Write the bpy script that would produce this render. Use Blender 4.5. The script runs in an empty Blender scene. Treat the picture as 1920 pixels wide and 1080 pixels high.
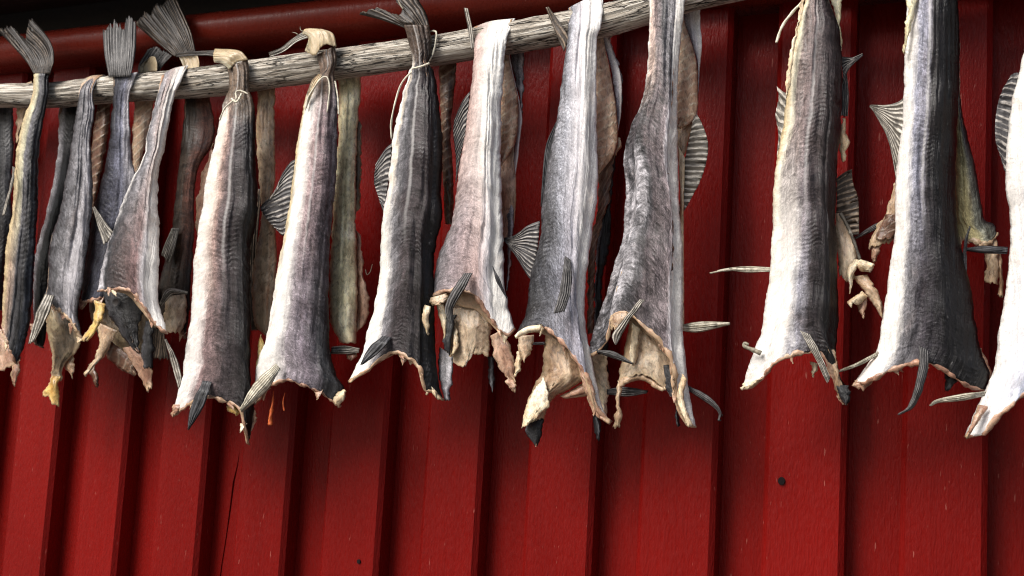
import bpy, bmesh, math, random
from mathutils import Vector, Matrix, noise
random.seed(7)
sc = bpy.context.scene
COL = sc.collection
R = math.radians

# ------------------------------------------------------------------ camera
F_PX, CX, CY = 2000.0, 960.0, 540.0
CAM = Vector((0.0, -1.95, 1.55))
ex = -Vector((-4610, 59.5, -2000)).normalized()       # wall direction (to the right) in camera axes
ez = Vector((1120, 19540, -2000)).normalized()        # up in camera axes
ez = (ez - ex * ez.dot(ex)).normalized()
ey = ez.cross(ex)                                     # into the wall
ROT = Matrix((ex, ey, ez))                            # camera axes -> world axes
cam_d = bpy.data.cameras.new('camera')
cam = bpy.data.objects.new('camera', cam_d); COL.objects.link(cam)
cam.matrix_world = Matrix.Translation(CAM) @ ROT.to_4x4()
cam_d.sensor_width = 36; cam_d.lens = 36 * F_PX / 1920
cam_d.clip_start = 0.05; cam_d.clip_end = 500
cam_d.dof.use_dof = True; cam_d.dof.focus_distance = 1.85; cam_d.dof.aperture_fstop = 5.6
sc.camera = cam

def at(px, py, Y):
    """the point of the plane y = Y that the photograph shows at pixel px, py"""
    d = ROT @ Vector((px - CX, CY - py, -F_PX))
    return CAM + d * ((Y - CAM.y) / d.y)

# ------------------------------------------------------------------ world, sun, exposure
SUN_EL, SUN_AZ = R(43), R(34)                          # azimuth: to the left of straight out from the wall
w = bpy.data.worlds.new('World'); sc.world = w; w.use_nodes = True
nt = w.node_tree; nt.nodes.clear()
sky = nt.nodes.new('ShaderNodeTexSky'); sky.sky_type = 'NISHITA'; sky.sun_disc = False
to_sun = Vector((-math.sin(SUN_AZ) * math.cos(SUN_EL), -math.cos(SUN_AZ) * math.cos(SUN_EL), math.sin(SUN_EL)))
sky.sun_elevation = SUN_EL; sky.sun_rotation = math.atan2(to_sun.x, to_sun.y)
sky.dust_density = 4.0; sky.air_density = 1.0; sky.ozone_density = 0.6
bg = nt.nodes.new('ShaderNodeBackground'); bg.inputs[1].default_value = 0.075
wo = nt.nodes.new('ShaderNodeOutputWorld')
nt.links.new(sky.outputs[0], bg.inputs[0]); nt.links.new(bg.outputs[0], wo.inputs[0])
sl = bpy.data.lights.new('sun', 'SUN'); sl.energy = 2.6; sl.angle = R(34); sl.color = (1.0, 0.975, 0.945)
so = bpy.data.objects.new('sun', sl); COL.objects.link(so)
so.rotation_euler = (-to_sun).to_track_quat('-Z', 'Y').to_euler(); so.location = to_sun * 20
sc.view_settings.view_transform = 'Standard'; sc.view_settings.look = 'None'
sc.cycles.filter_width = 1.1; sc.cycles.use_denoising = True; sc.view_settings.gamma = 1; sc.view_settings.exposure = 0.82

# ------------------------------------------------------------------ node helpers
class NB:
    def __init__(s, name):
        s.m = bpy.data.materials.new(name); s.m.use_nodes = True
        s.t = s.m.node_tree; s.t.nodes.clear()
        s.out = s.t.nodes.new('ShaderNodeOutputMaterial')
        s.b = s.t.nodes.new('ShaderNodeBsdfPrincipled')
        s.t.links.new(s.b.outputs[0], s.out.inputs[0])
    def n(s, ty, **kw):
        x = s.t.nodes.new(ty)
        for k, v in kw.items(): setattr(x, k, v)
        return x
    def put(s, v, sock):
        if isinstance(v, bpy.types.NodeSocket): s.t.links.new(v, sock)
        elif isinstance(v, (tuple, list)):
            sock.default_value = tuple(v) + ((1.0,) if len(v) == 3 and sock.type == 'RGBA' else ())
        else: sock.default_value = v
    def math(s, op, a, b=0.0, c=0.0, clamp=False):
        x = s.n('ShaderNodeMath', operation=op, use_clamp=clamp)
        s.put(a, x.inputs[0]); s.put(b, x.inputs[1]); s.put(c, x.inputs[2]); return x.outputs[0]
    def uv(s, name):
        return s.n('ShaderNodeUVMap', uv_map=name).outputs[0]
    def obj(s):
        return s.n('ShaderNodeTexCoord').outputs['Object']
    def sep(s, v):
        x = s.n('ShaderNodeSeparateXYZ'); s.put(v, x.inputs[0]); return x.outputs
    def map(s, v, scale=(1, 1, 1), loc=(0, 0, 0), rot=(0, 0, 0)):
        x = s.n('ShaderNodeMapping'); s.put(v, x.inputs[0])
        x.inputs[1].default_value = loc; x.inputs[2].default_value = rot; x.inputs[3].default_value = scale
        return x.outputs[0]
    def noise(s, v, scale=1.0, detail=4.0, rough=0.55, dist=0.0):
        x = s.n('ShaderNodeTexNoise'); s.put(v, x.inputs['Vector'])
        x.inputs['Scale'].default_value = scale; x.inputs['Detail'].default_value = detail
        x.inputs['Roughness'].default_value = rough; x.inputs['Distortion'].default_value = dist
        return x.outputs[0]
    def voro(s, v, scale=1.0, feature='F1'):
        x = s.n('ShaderNodeTexVoronoi', feature=feature); s.put(v, x.inputs['Vector'])
        x.inputs['Scale'].default_value = scale; return x.outputs['Distance']
    def ramp(s, f, stops, interp='LINEAR'):
        x = s.n('ShaderNodeValToRGB'); s.put(f, x.inputs[0]); cr = x.color_ramp; cr.interpolation = interp
        while len(cr.elements) < len(stops): cr.elements.new(0.5)
        for e, (p, c) in zip(cr.elements, stops):
            e.position = p; e.color = (c, c, c, 1) if isinstance(c, (int, float)) else tuple(c) + (1,)
        return x.outputs[0]
    def rng(s, v, a, b, c=0.0, d=1.0):
        x = s.n('ShaderNodeMapRange', interpolation_type='SMOOTHSTEP'); s.put(v, x.inputs[0])
        for i, q in enumerate((a, b, c, d)): x.inputs[i + 1].default_value = q
        return x.outputs[0]
    def mix(s, f, a, b, mode='MIX'):
        x = s.n('ShaderNodeMix', data_type='RGBA', blend_type=mode)
        s.put(f, x.inputs[0]); s.put(a, x.inputs[6]); s.put(b, x.inputs[7]); return x.outputs[2]
    def bump(s, h, dist, strength=1.0, prev=None):
        x = s.n('ShaderNodeBump'); s.put(h, x.inputs['Height']); x.inputs['Distance'].default_value = dist
        x.inputs['Strength'].default_value = strength
        if prev is not None: s.put(prev, x.inputs['Normal'])
        return x.outputs[0]
    def done(s, col, rough=0.6, normal=None, spec=0.4, sss=0.0):
        s.put(col, s.b.inputs['Base Color']); s.put(rough, s.b.inputs['Roughness'])
        s.b.inputs['Specular IOR Level'].default_value = spec
        if normal is not None: s.put(normal, s.b.inputs['Normal'])
        if sss:
            s.b.inputs['Subsurface Weight'].default_value = sss
            s.b.inputs['Subsurface Radius'].default_value = (0.006, 0.003, 0.0015)
            s.b.inputs['Subsurface Scale'].default_value = 1.0
        return s.m

# ------------------------------------------------------------------ materials
def red_paint(name, col, spark=1.0):
    b = NB(name); o = b.obj()
    big = b.noise(b.map(o, (3, 3, 1.2)), 1.0, 4)
    brush = b.noise(b.map(o, (170, 170, 9)), 1.0, 6, 0.6)
    fine = b.noise(b.map(o, (260, 260, 70)), 1.0, 3, 0.6)
    grain = b.noise(b.map(o, (45, 45, 2.2)), 1.0, 5, 0.6, 0.6)
    c = b.mix(b.rng(big, 0.3, 0.7), tuple(x * 0.82 for x in col), tuple(x * 1.12 for x in col))
    c = b.mix(b.math('MULTIPLY', b.rng(grain, 0.42, 0.75), 0.18), c, tuple(x * 0.5 for x in col))
    glints = b.rng(b.noise(b.map(o, (230, 230, 38)), 1.0, 2, 0.5), 0.715, 0.775)  # gloss glints painted into the base colour as pale flecks
    c = b.mix(b.math('MULTIPLY', glints, 0.6), c, (0.34, 0.11, 0.085))
    n1 = b.bump(brush, 0.0009, 0.9); n2 = b.bump(fine, 0.0020, 0.7 * spark, n1); n3 = b.bump(grain, 0.001, 0.4, n2)
    ro = b.rng(fine, 0.3, 0.75, 0.22, 0.5)
    return b.done(c, ro, n3, 0.13)

def wood_mat():
    b = NB('weathered_wood'); uv = b.uv('m')
    grain = b.noise(b.map(uv, (12, 300, 1)), 1.0, 8, 0.62, 0.8)
    fib = b.noise(b.map(uv, (40, 1500, 1)), 1.0, 4, 0.6)
    patch = b.noise(b.map(uv, (7, 22, 1)), 1.0, 5, 0.6)
    c = b.ramp(grain, [(0.32, (0.03, 0.024, 0.02)), (0.40, (0.19, 0.16, 0.125)), (0.49, (0.45, 0.40, 0.33)), (0.62, (0.74, 0.70, 0.62))])
    c = b.mix(b.math('MULTIPLY', b.rng(patch, 0.5, 0.7), 0.55), c, (0.22, 0.16, 0.10))
    c = b.mix(b.math('MULTIPLY', b.rng(fib, 0.5, 0.75), 0.35), c, (0.68, 0.65, 0.6))
    crk = b.noise(b.map(uv, (9, 170, 1), (3, 1, 0)), 1.0, 5, 0.6, 0.8)
    ck = b.math('ABSOLUTE', b.math('SUBTRACT', crk, 0.5))
    line = b.rng(ck, 0.008, 0.03, 1.0, 0.0)
    gate = b.rng(b.noise(b.map(uv, (5, 30, 1), (9, 4, 0)), 1.0, 2), 0.40, 0.50)
    line = b.math('MULTIPLY', line, gate)
    c = b.mix(line, c, (0.02, 0.016, 0.013))
    n1 = b.bump(grain, 0.005, 0.9); n2 = b.bump(b.math('SUBTRACT', 1.0, line), 0.003, 0.9, n1)
    return b.done(c, 0.75, n2, 0.25)

def skin(name, A, B, chev=0.35, lat=None, mott=0.6, speck=0.3, salt=0.3, seed=0.0, mix_t=(0.35, 0.85), neck=None):
    """cod skin: A = colours across the fish near the tail, B = the same near the shoulder"""
    dk = lambda ST: [(p, tuple(1.30 * v ** (2.12, 2.10, 2.06)[i] + 0.002 for i, v in enumerate(c))) for p, c in ST]
    A, B, chev = dk(A), dk(B), min(chev * 0.85, 0.7)
    b = NB(name); st = b.uv('st'); m = b.map(b.uv('m'), (1, 1, 1), ((seed * 1.7) % 2.0, (seed * 3.1) % 2.0, 0))
    S = b.sep(st); s0, t = S[0], S[1]
    wob = b.noise(b.map(m, (22, 5, 1)), 1.0, 4, 0.6)
    wob2 = b.noise(b.map(m, (120, 22, 1)), 1.0, 4, 0.65)
    s = b.math('ADD', s0, b.math('MULTIPLY', b.math('SUBTRACT', wob, 0.5), 0.24))
    s = b.math('ADD', s, b.math('MULTIPLY', b.math('SUBTRACT', wob2, 0.5), 0.14))
    ca = b.ramp(s, A); cb = b.ramp(s, B)
    tt = b.math('ADD', t, b.math('MULTIPLY', b.math('SUBTRACT', wob, 0.5), 0.3))
    c = b.mix(b.rng(tt, mix_t[0], mix_t[1]), ca, cb)
    if neck: c = b.mix(b.rng(tt, neck[1] + 0.05, neck[1] - 0.03), c, neck[0])
    # lengthwise streaks, mottling, fine speckle: strong on the pigmented back, faint on the white belly
    bw = b.n('ShaderNodeRGBToBW'); b.put(c, bw.inputs[0])
    pig = b.rng(bw.outputs[0], 0.12, 0.62, 1.0, 0.28)
    streak = b.noise(b.map(m, (230, 13, 1)), 1.0, 6, 0.65, 0.3)
    c = b.mix(pig, c, b.mix(1.0, c, b.ramp(streak, [(0.28, 0.6), (0.5, 0.97), (0.70, 1.3)]), 'MULTIPLY'))
    blot = b.noise(b.map(m, (85, 62, 1)), 1.0, 8, 0.75, 0.8)
    c = b.mix(b.math('MULTIPLY', pig, mott), c, b.mix(1.0, c, b.ramp(blot, [(0.34, 0.12), (0.5, 0.95), (0.64, 2.3)]), 'MULTIPLY'))
    sp = b.noise(b.map(m, (330, 240, 1)), 1.0, 5, 0.75)
    c = b.mix(b.math('MULTIPLY', pig, speck), c, b.mix(1.0, c, b.ramp(sp, [(0.36, 0.12), (0.5, 0.95), (0.64, 2.0)]), 'MULTIPLY'))
    v1 = b.voro(b.map(m, (230, 34, 1), (1, 3, 0)), 1.0, 'DISTANCE_TO_EDGE')
    v2 = b.math('ADD', v1, b.math('MULTIPLY', b.math('SUBTRACT', streak, 0.5), 0.25))
    crk = b.math('MULTIPLY', b.rng(v2, 0.015, 0.11, 1.0, 0.0), b.rng(blot, 0.36, 0.56, 1.0, 0.0))
    c = b.mix(b.math('MULTIPLY', crk, b.math('MULTIPLY_ADD', pig, 0.34, 0.0)), c, b.mix(1.0, c, (0.22, 0.19, 0.19), 'MULTIPLY'))
    pore = b.noise(b.map(m, (620, 480, 1), (6, 1, 0)), 1.0, 2, 0.5)
    c = b.mix(b.math('MULTIPLY', b.rng(pore, 0.58, 0.70), b.math('MULTIPLY_ADD', pig, 0.75, 0.0)), c, b.mix(1.0, c, (0.2, 0.18, 0.19), 'MULTIPLY'))
    c = b.mix(b.math('MULTIPLY', b.rng(pore, 0.42, 0.30), b.math('MULTIPLY', pig, 0.5)), c, b.mix(1.0, c, (2.2, 2.2, 2.2), 'MULTIPLY'))
    stain = b.noise(b.map(m, (26, 11, 1), (3, 3, 0)), 1.0, 5, 0.65, 0.6)
    c = b.mix(b.math('MULTIPLY', b.rng(stain, 0.54, 0.72), 0.35), c, b.mix(1.0, c, (0.9, 0.70, 0.58), 'MULTIPLY'))
    # muscle segments: herringbone bands either side of the lateral line
    l0 = 0.45 if lat is None else lat
    side = b.math('ABSOLUTE', b.math('SUBTRACT', s0, l0))
    M = b.sep(m)
    ph = b.math('ADD', b.math('MULTIPLY', M[1], 760.0), b.math('MULTIPLY', side, 34.0))
    ph = b.math('ADD', ph, b.math('ADD', b.math('MULTIPLY', wob2, 9.0), b.math('MULTIPLY', wob, 16.0)))
    band = b.math('MULTIPLY_ADD', b.math('SINE', ph), 0.5, 0.5)
    gate = b.rng(b.noise(b.map(m, (30, 9, 1), (5, 5, 0)), 1.0, 4), 0.45, 0.70)
    bandg = b.math('MULTIPLY', band, b.math('MULTIPLY', gate, b.math('MULTIPLY_ADD', pig, 0.8, 0.06)))
    c = b.mix(b.math('MULTIPLY', bandg, chev), c, b.mix(1.0, c, (0.35, 0.33, 0.34), 'MULTIPLY'))
    if lat is not None:
        ln = b.rng(b.math('ABSOLUTE', b.math('SUBTRACT', b.math('ADD', s0, b.math('MULTIPLY', b.math('SUBTRACT', wob, 0.5), 0.06)), lat)), 0.004, 0.045, 1.0, 0.0)
        ln = b.math('MULTIPLY', ln, b.rng(t, 0.72, 0.45))
        c = b.mix(b.math('MULTIPLY', ln, 0.32), c, (0.72, 0.70, 0.68))
    # dried salt crust
    sa = b.noise(b.map(m, (150, 60, 1), (2, 7, 0)), 1.0, 8, 0.75)
    c = b.mix(b.math('MULTIPLY', b.rng(sa, 0.60, 0.76), salt * 0.8), c, (0.78, 0.77, 0.75))
    # bump
    fold = b.noise(b.map(m, (95, 5, 1), (1, 2, 0)), 1.0, 5, 0.6, 0.5)
    wr = b.noise(b.map(m, (60, 130, 1), (4, 2, 0)), 1.0, 5, 0.65, 0.6)
    n = b.bump(fold, 0.006, 0.7); n = b.bump(streak, 0.0008, 0.5, n); n = b.bump(wr, 0.003, 0.4, n)
    n = b.bump(bandg, 0.0011, 0.55, n); n = b.bump(sp, 0.0005, 0.5, n)
    ro = b.rng(blot, 0.3, 0.7, 0.30, 0.52)
    return b.done(c, ro, n, 0.30)

def flesh(name, c1, c2, c3, ribs=0.0, seed=0.0, ragged=0.6):
    c1, c2, c3 = [tuple(1.05 * v ** 1.35 for v in q) for q in (c1, c2, c3)]
    b = NB(name); st = b.uv('st'); m = b.map(b.uv('m'), (1, 1, 1), (seed % 2, seed * 2.3 % 2, 0))
    M = b.sep(m)
    nz = b.noise(b.map(m, (28, 14, 1)), 1.0, 6, 0.65, 0.5)
    c = b.ramp(nz, [(0.3, c1), (0.5, c2), (0.7, c3)])
    f = b.noise(b.map(m, (150, 80, 1)), 1.0, 7, 0.7, 0.8)
    c = b.mix(0.9, c, b.ramp(f, [(0.3, 0.25), (0.5, 0.95), (0.68, 1.5)]), 'MULTIPLY')
    blood = b.rng(b.noise(b.map(m, (70, 55, 1), (7, 3, 0)), 1.0, 6, 0.75), 0.54, 0.68)
    c = b.mix(b.math('MULTIPLY', blood, 0.55 * ragged), c, (0.13, 0.04, 0.025))
    sx = b.sep(st)
    ed = b.math('MINIMUM', sx[0], b.math('SUBTRACT', 1.0, sx[0])); ed = b.math('MINIMUM', ed, b.math('SUBTRACT', 1.0, sx[1]))
    ed = b.math('ADD', ed, b.math('MULTIPLY', b.math('SUBTRACT', nz, 0.5), 0.5))
    if not ribs: c = b.mix(b.math('MULTIPLY', b.rng(ed, 0.14, -0.02), 0.6), c, (0.56, 0.42, 0.26))
    n = b.bump(f, 0.0014, 0.6); n = b.bump(nz, 0.008, 0.5, n)
    if ribs:
        wv = b.noise(b.map(m, (40, 40, 1)), 1.0, 3)
        ph = b.math('ADD', b.math('MULTIPLY', M[1], 400.0), b.math('MULTIPLY', M[0], 300.0))
        ph = b.math('ADD', ph, b.math('MULTIPLY', wv, 3.0))
        rb = b.math('POWER', b.math('MULTIPLY_ADD', b.math('SINE', ph), 0.5, 0.5), 6.0)
        rb = b.math('MULTIPLY', rb, b.rng(nz, 0.3, 0.6, 0.25, 1.0))
        c = b.mix(b.math('MULTIPLY', rb, ribs), c, (0.72, 0.62, 0.47))
        n = b.bump(rb, 0.0014, 0.6, n)
    return b.done(c, b.rng(f, 0.3, 0.7, 0.22, 0.5), n, 0.45, 0.15)

def fin_mat(name, dark, pale, ray_w=0.5, seed=0.0):
    b = NB(name); S = b.sep(b.uv('st')); m = b.map(b.uv('m'), (1, 1, 1), (seed, seed, 0))
    wob = b.math('MULTIPLY', b.noise(b.map(m, (26, 26, 1)), 1.0, 4), 1.6)
    q = b.n('ShaderNodeCombineXYZ'); b.put(b.math('MULTIPLY', S[0], 1.7), q.inputs[0]); b.put(b.math('MULTIPLY', S[1], 0.7), q.inputs[1])
    rnd = b.noise(q.outputs[0], 1.0, 3, 0.6)
    w = b.math('MULTIPLY_ADD', b.math('SINE', b.math('MULTIPLY', b.math('ADD', S[0], wob), 6.28318)), 0.5, 0.5)
    w = b.math('MULTIPLY', w, b.rng(rnd, 0.3, 0.62, 0.35, 1.0))
    f = b.rng(w, 1 - ray_w - 0.25, 1 - ray_w + 0.25)
    nz = b.noise(b.map(m, (90, 90, 1)), 1.0, 6, 0.7)
    f = b.math('MULTIPLY', f, b.rng(nz, 0.25, 0.6, 0.35, 1.0))
    c = b.mix(f, dark, pale)
    c = b.mix(0.9, c, b.ramp(nz, [(0.3, 0.3), (0.5, 0.95), (0.7, 1.3)]), 'MULTIPLY')
    n = b.bump(w, 0.0014, 0.7); n = b.bump(nz, 0.002, 0.5, n)
    return b.done(c, 0.5, n, 0.4)

def plain(name, c1, c2, sc_=60, rough=0.6, bump=0.001):
    b = NB(name); o = b.obj(); z = b.noise(o, sc_, 6, 0.65)
    return b.done(b.mix(b.rng(z, 0.3, 0.7), c1, c2), rough, b.bump(z, bump, 0.8), 0.3)

FL_DRY = flesh('dry_tail_skin', (0.20, 0.15, 0.09), (0.44, 0.38, 0.26), (0.70, 0.66, 0.55), 0, 10, 0.4)
M_RED = red_paint('red_wall_paint', (0.165, 0.0050, 0.0038))
M_RED2 = red_paint('red_eave_paint_shaded', (0.14, 0.015, 0.008), 0.4)  # darker brownish red; shade under the eave is put into the colour
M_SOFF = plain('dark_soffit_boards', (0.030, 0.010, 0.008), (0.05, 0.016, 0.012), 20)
M_DARK = plain('gap_shade_black', (0.006, 0.004, 0.004), (0.012, 0.007, 0.006))  # near-black: shade in gaps and holes put into the colour
M_HOLE = plain('hole_shade_black', (0.004, 0.002, 0.002), (0.008, 0.003, 0.003), 60, 0.95, 0.0001)
M_WOOD = wood_mat()
M_TWINE = plain('pale_twine', (0.55, 0.50, 0.38), (0.78, 0.74, 0.62), 700, 0.8, 0.0008)
M_GROUND = plain('gravel', (0.10, 0.095, 0.085), (0.17, 0.16, 0.15), 9, 0.9, 0.02)
M_ORANGE = plain('orange_resin', (0.62, 0.10, 0.03), (0.75, 0.2, 0.06), 80, 0.3)
FL_RIM = flesh('cut_flesh', (0.20, 0.10, 0.07), (0.46, 0.30, 0.22), (0.66, 0.54, 0.42), 0, 1, 1.0)
FL_TAN = flesh('tan_flesh', (0.26, 0.16, 0.10), (0.50, 0.38, 0.27), (0.66, 0.56, 0.44), 0, 2)
FL_RIB = flesh('ribbed_flesh', (0.44, 0.29, 0.21), (0.60, 0.44, 0.33), (0.68, 0.56, 0.43), 0.7, 3, 0.2)
FL_PALE = flesh('pale_belly_wall', (0.34, 0.24, 0.17), (0.56, 0.46, 0.35), (0.68, 0.60, 0.49), 0, 4, 0.2)
FL_OLIVE = flesh('olive_flesh', (0.08, 0.06, 0.042), (0.20, 0.155, 0.105), (0.42, 0.36, 0.25), 0, 5, 0.3)
FL_BROWN = flesh('brown_flesh', (0.10, 0.055, 0.035), (0.22, 0.13, 0.09), (0.34, 0.23, 0.16), 0.25, 6, 0.5)
FL_PINK = flesh('pink_flesh', (0.26, 0.14, 0.10), (0.46, 0.31, 0.23), (0.62, 0.48, 0.38), 0, 7, 0.6)
FL_YEL = flesh('yellow_flesh', (0.46, 0.28, 0.08), (0.62, 0.46, 0.19), (0.74, 0.64, 0.38), 0, 8, 0.2)
FL_CREAM = flesh('cream_flesh', (0.52, 0.38, 0.24), (0.70, 0.60, 0.45), (0.80, 0.75, 0.64), 0, 9, 0.2)
FIN_D = fin_mat('dark_fin', (0.035, 0.032, 0.034), (0.36, 0.33, 0.30), 0.38, 1)
FIN_P = fin_mat('pale_fin', (0.09, 0.078, 0.062), (0.55, 0.51, 0.44), 0.5, 2)
FIN_G = fin_mat('grey_fin', (0.030, 0.028, 0.028), (0.16, 0.152, 0.148), 0.5, 3)
FIN_T = fin_mat('tail_membrane', (0.018, 0.013, 0.010), (0.105, 0.078, 0.056), 0.45, 4)
FIN_K = fin_mat('black_fin', (0.016, 0.016, 0.018), (0.10, 0.10, 0.11), 0.4, 5)
FIN_B = fin_mat('brown_fin', (0.05, 0.035, 0.025), (0.30, 0.22, 0.15), 0.4, 6)
FIN_W = fin_mat('bleached_tail', (0.26, 0.23, 0.17), (0.70, 0.66, 0.54), 0.5, 7)

W_ = (.76, .745, .72); C_ = (.64, .57, .43); G_ = (.27, .25, .25); D_ = (.075, .066, .066); K_ = (.020, .018, .019); P_ = (.44, .36, .34)
def g(v): return (v, v * .975, v * .985)

# ------------------------------------------------------------------ geometry helpers
CR = dict(A=(0, 0, 2.7), B=(0, 380, 2.5725), C=(300, 20, 2.5725), D=(300, 420, 2.512), E=(640, 0, 2.5725), F=(620, 400, 2.5725),
          G=(940, 0, 2.571), H=(940, 420, 2.454), I=(1300, 0, 2.572), J=(1320, 400, 2.7), K=(1560, 0, 2.572), L=(1560, 400, 2.4556), P=(0, 0, 1))
def tr(spec):
    """'A 1,2 3,4 B 5,6' -> list of photograph points"""
    out = []; ox, oy, s = CR['P']
    for tok in spec.split():
        if tok in CR: ox, oy, s = CR[tok]
        else:
            x, y = tok.split(','); out.append((ox + float(x) / s, oy + float(y) / s))
    return out

def curve(pts, n, lin=False):
    """n + 1 points spread evenly along a smooth line through pts"""
    P = [Vector(p) for p in pts]
    if len(P) == 1: return [P[0].copy() for _ in range(n + 1)]
    dense = []
    for i in range(len(P) - 1):
        p1, p2 = P[i], P[i + 1]
        p0 = P[i - 1] if i else p1 * 2 - p2
        p3 = P[i + 2] if i + 2 < len(P) else p2 * 2 - p1
        l = max((p2 - p1).length, 1e-6)
        m1 = (p2 - p0) * (l / max((p1 - p0).length + l, 1e-6)); m2 = (p3 - p1) * (l / max((p3 - p2).length + l, 1e-6))
        if lin: m1 = m2 = p2 - p1
        for k in range(14):
            u = k / 14; u2, u3 = u * u, u * u * u
            dense.append(p1 * (2 * u3 - 3 * u2 + 1) + m1 * (u3 - 2 * u2 + u) + p2 * (-2 * u3 + 3 * u2) + m2 * (u3 - u2))
    dense.append(P[-1].copy())
    acc = [0.0]
    for i in range(1, len(dense)): acc.append(acc[-1] + (dense[i] - dense[i - 1]).length)
    tot = acc[-1] or 1e-6; out = []; j = 0
    for k in range(n + 1):
        q = tot * k / n
        while j < len(dense) - 2 and acc[j + 1] < q: j += 1
        sg = max(acc[j + 1] - acc[j], 1e-9); f = min(max((q - acc[j]) / sg, 0), 1)
        out.append(dense[j].lerp(dense[j + 1], f))
    return out

def sm(x, a=0.0, b=1.0):
    x = min(max((x - a) / (b - a), 0), 1); return x * x * (3 - 2 * x)

MPP = 0.00088
def finish(name, verts, faces, st, mu, mats, parent=None, solid=0.0, rim=1):
    loc = parent.location if parent else Vector((0, 0, 0))
    me = bpy.data.meshes.new(name)
    me.from_pydata([v - loc for v in verts], [], faces)
    for nm, data in (('st', st), ('m', mu)):
        if data is None: continue
        ul = me.uv_layers.new(name=nm)
        for poly in me.polygons:
            for li in poly.loop_indices:
                ul.data[li].uv = data[me.loops[li].vertex_index]
    for m in mats: me.materials.append(m)
    for p in me.polygons: p.use_smooth = True
    o = bpy.data.objects.new(name, me); COL.objects.link(o)
    if parent: o.parent = parent
    if solid:
        md = o.modifiers.new('thickness', 'SOLIDIFY'); md.thickness = solid; md.offset = -1
        md.use_even_offset = False
        if len(mats) > 1: md.material_offset = 1; md.material_offset_rim = rim
    return o

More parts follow.
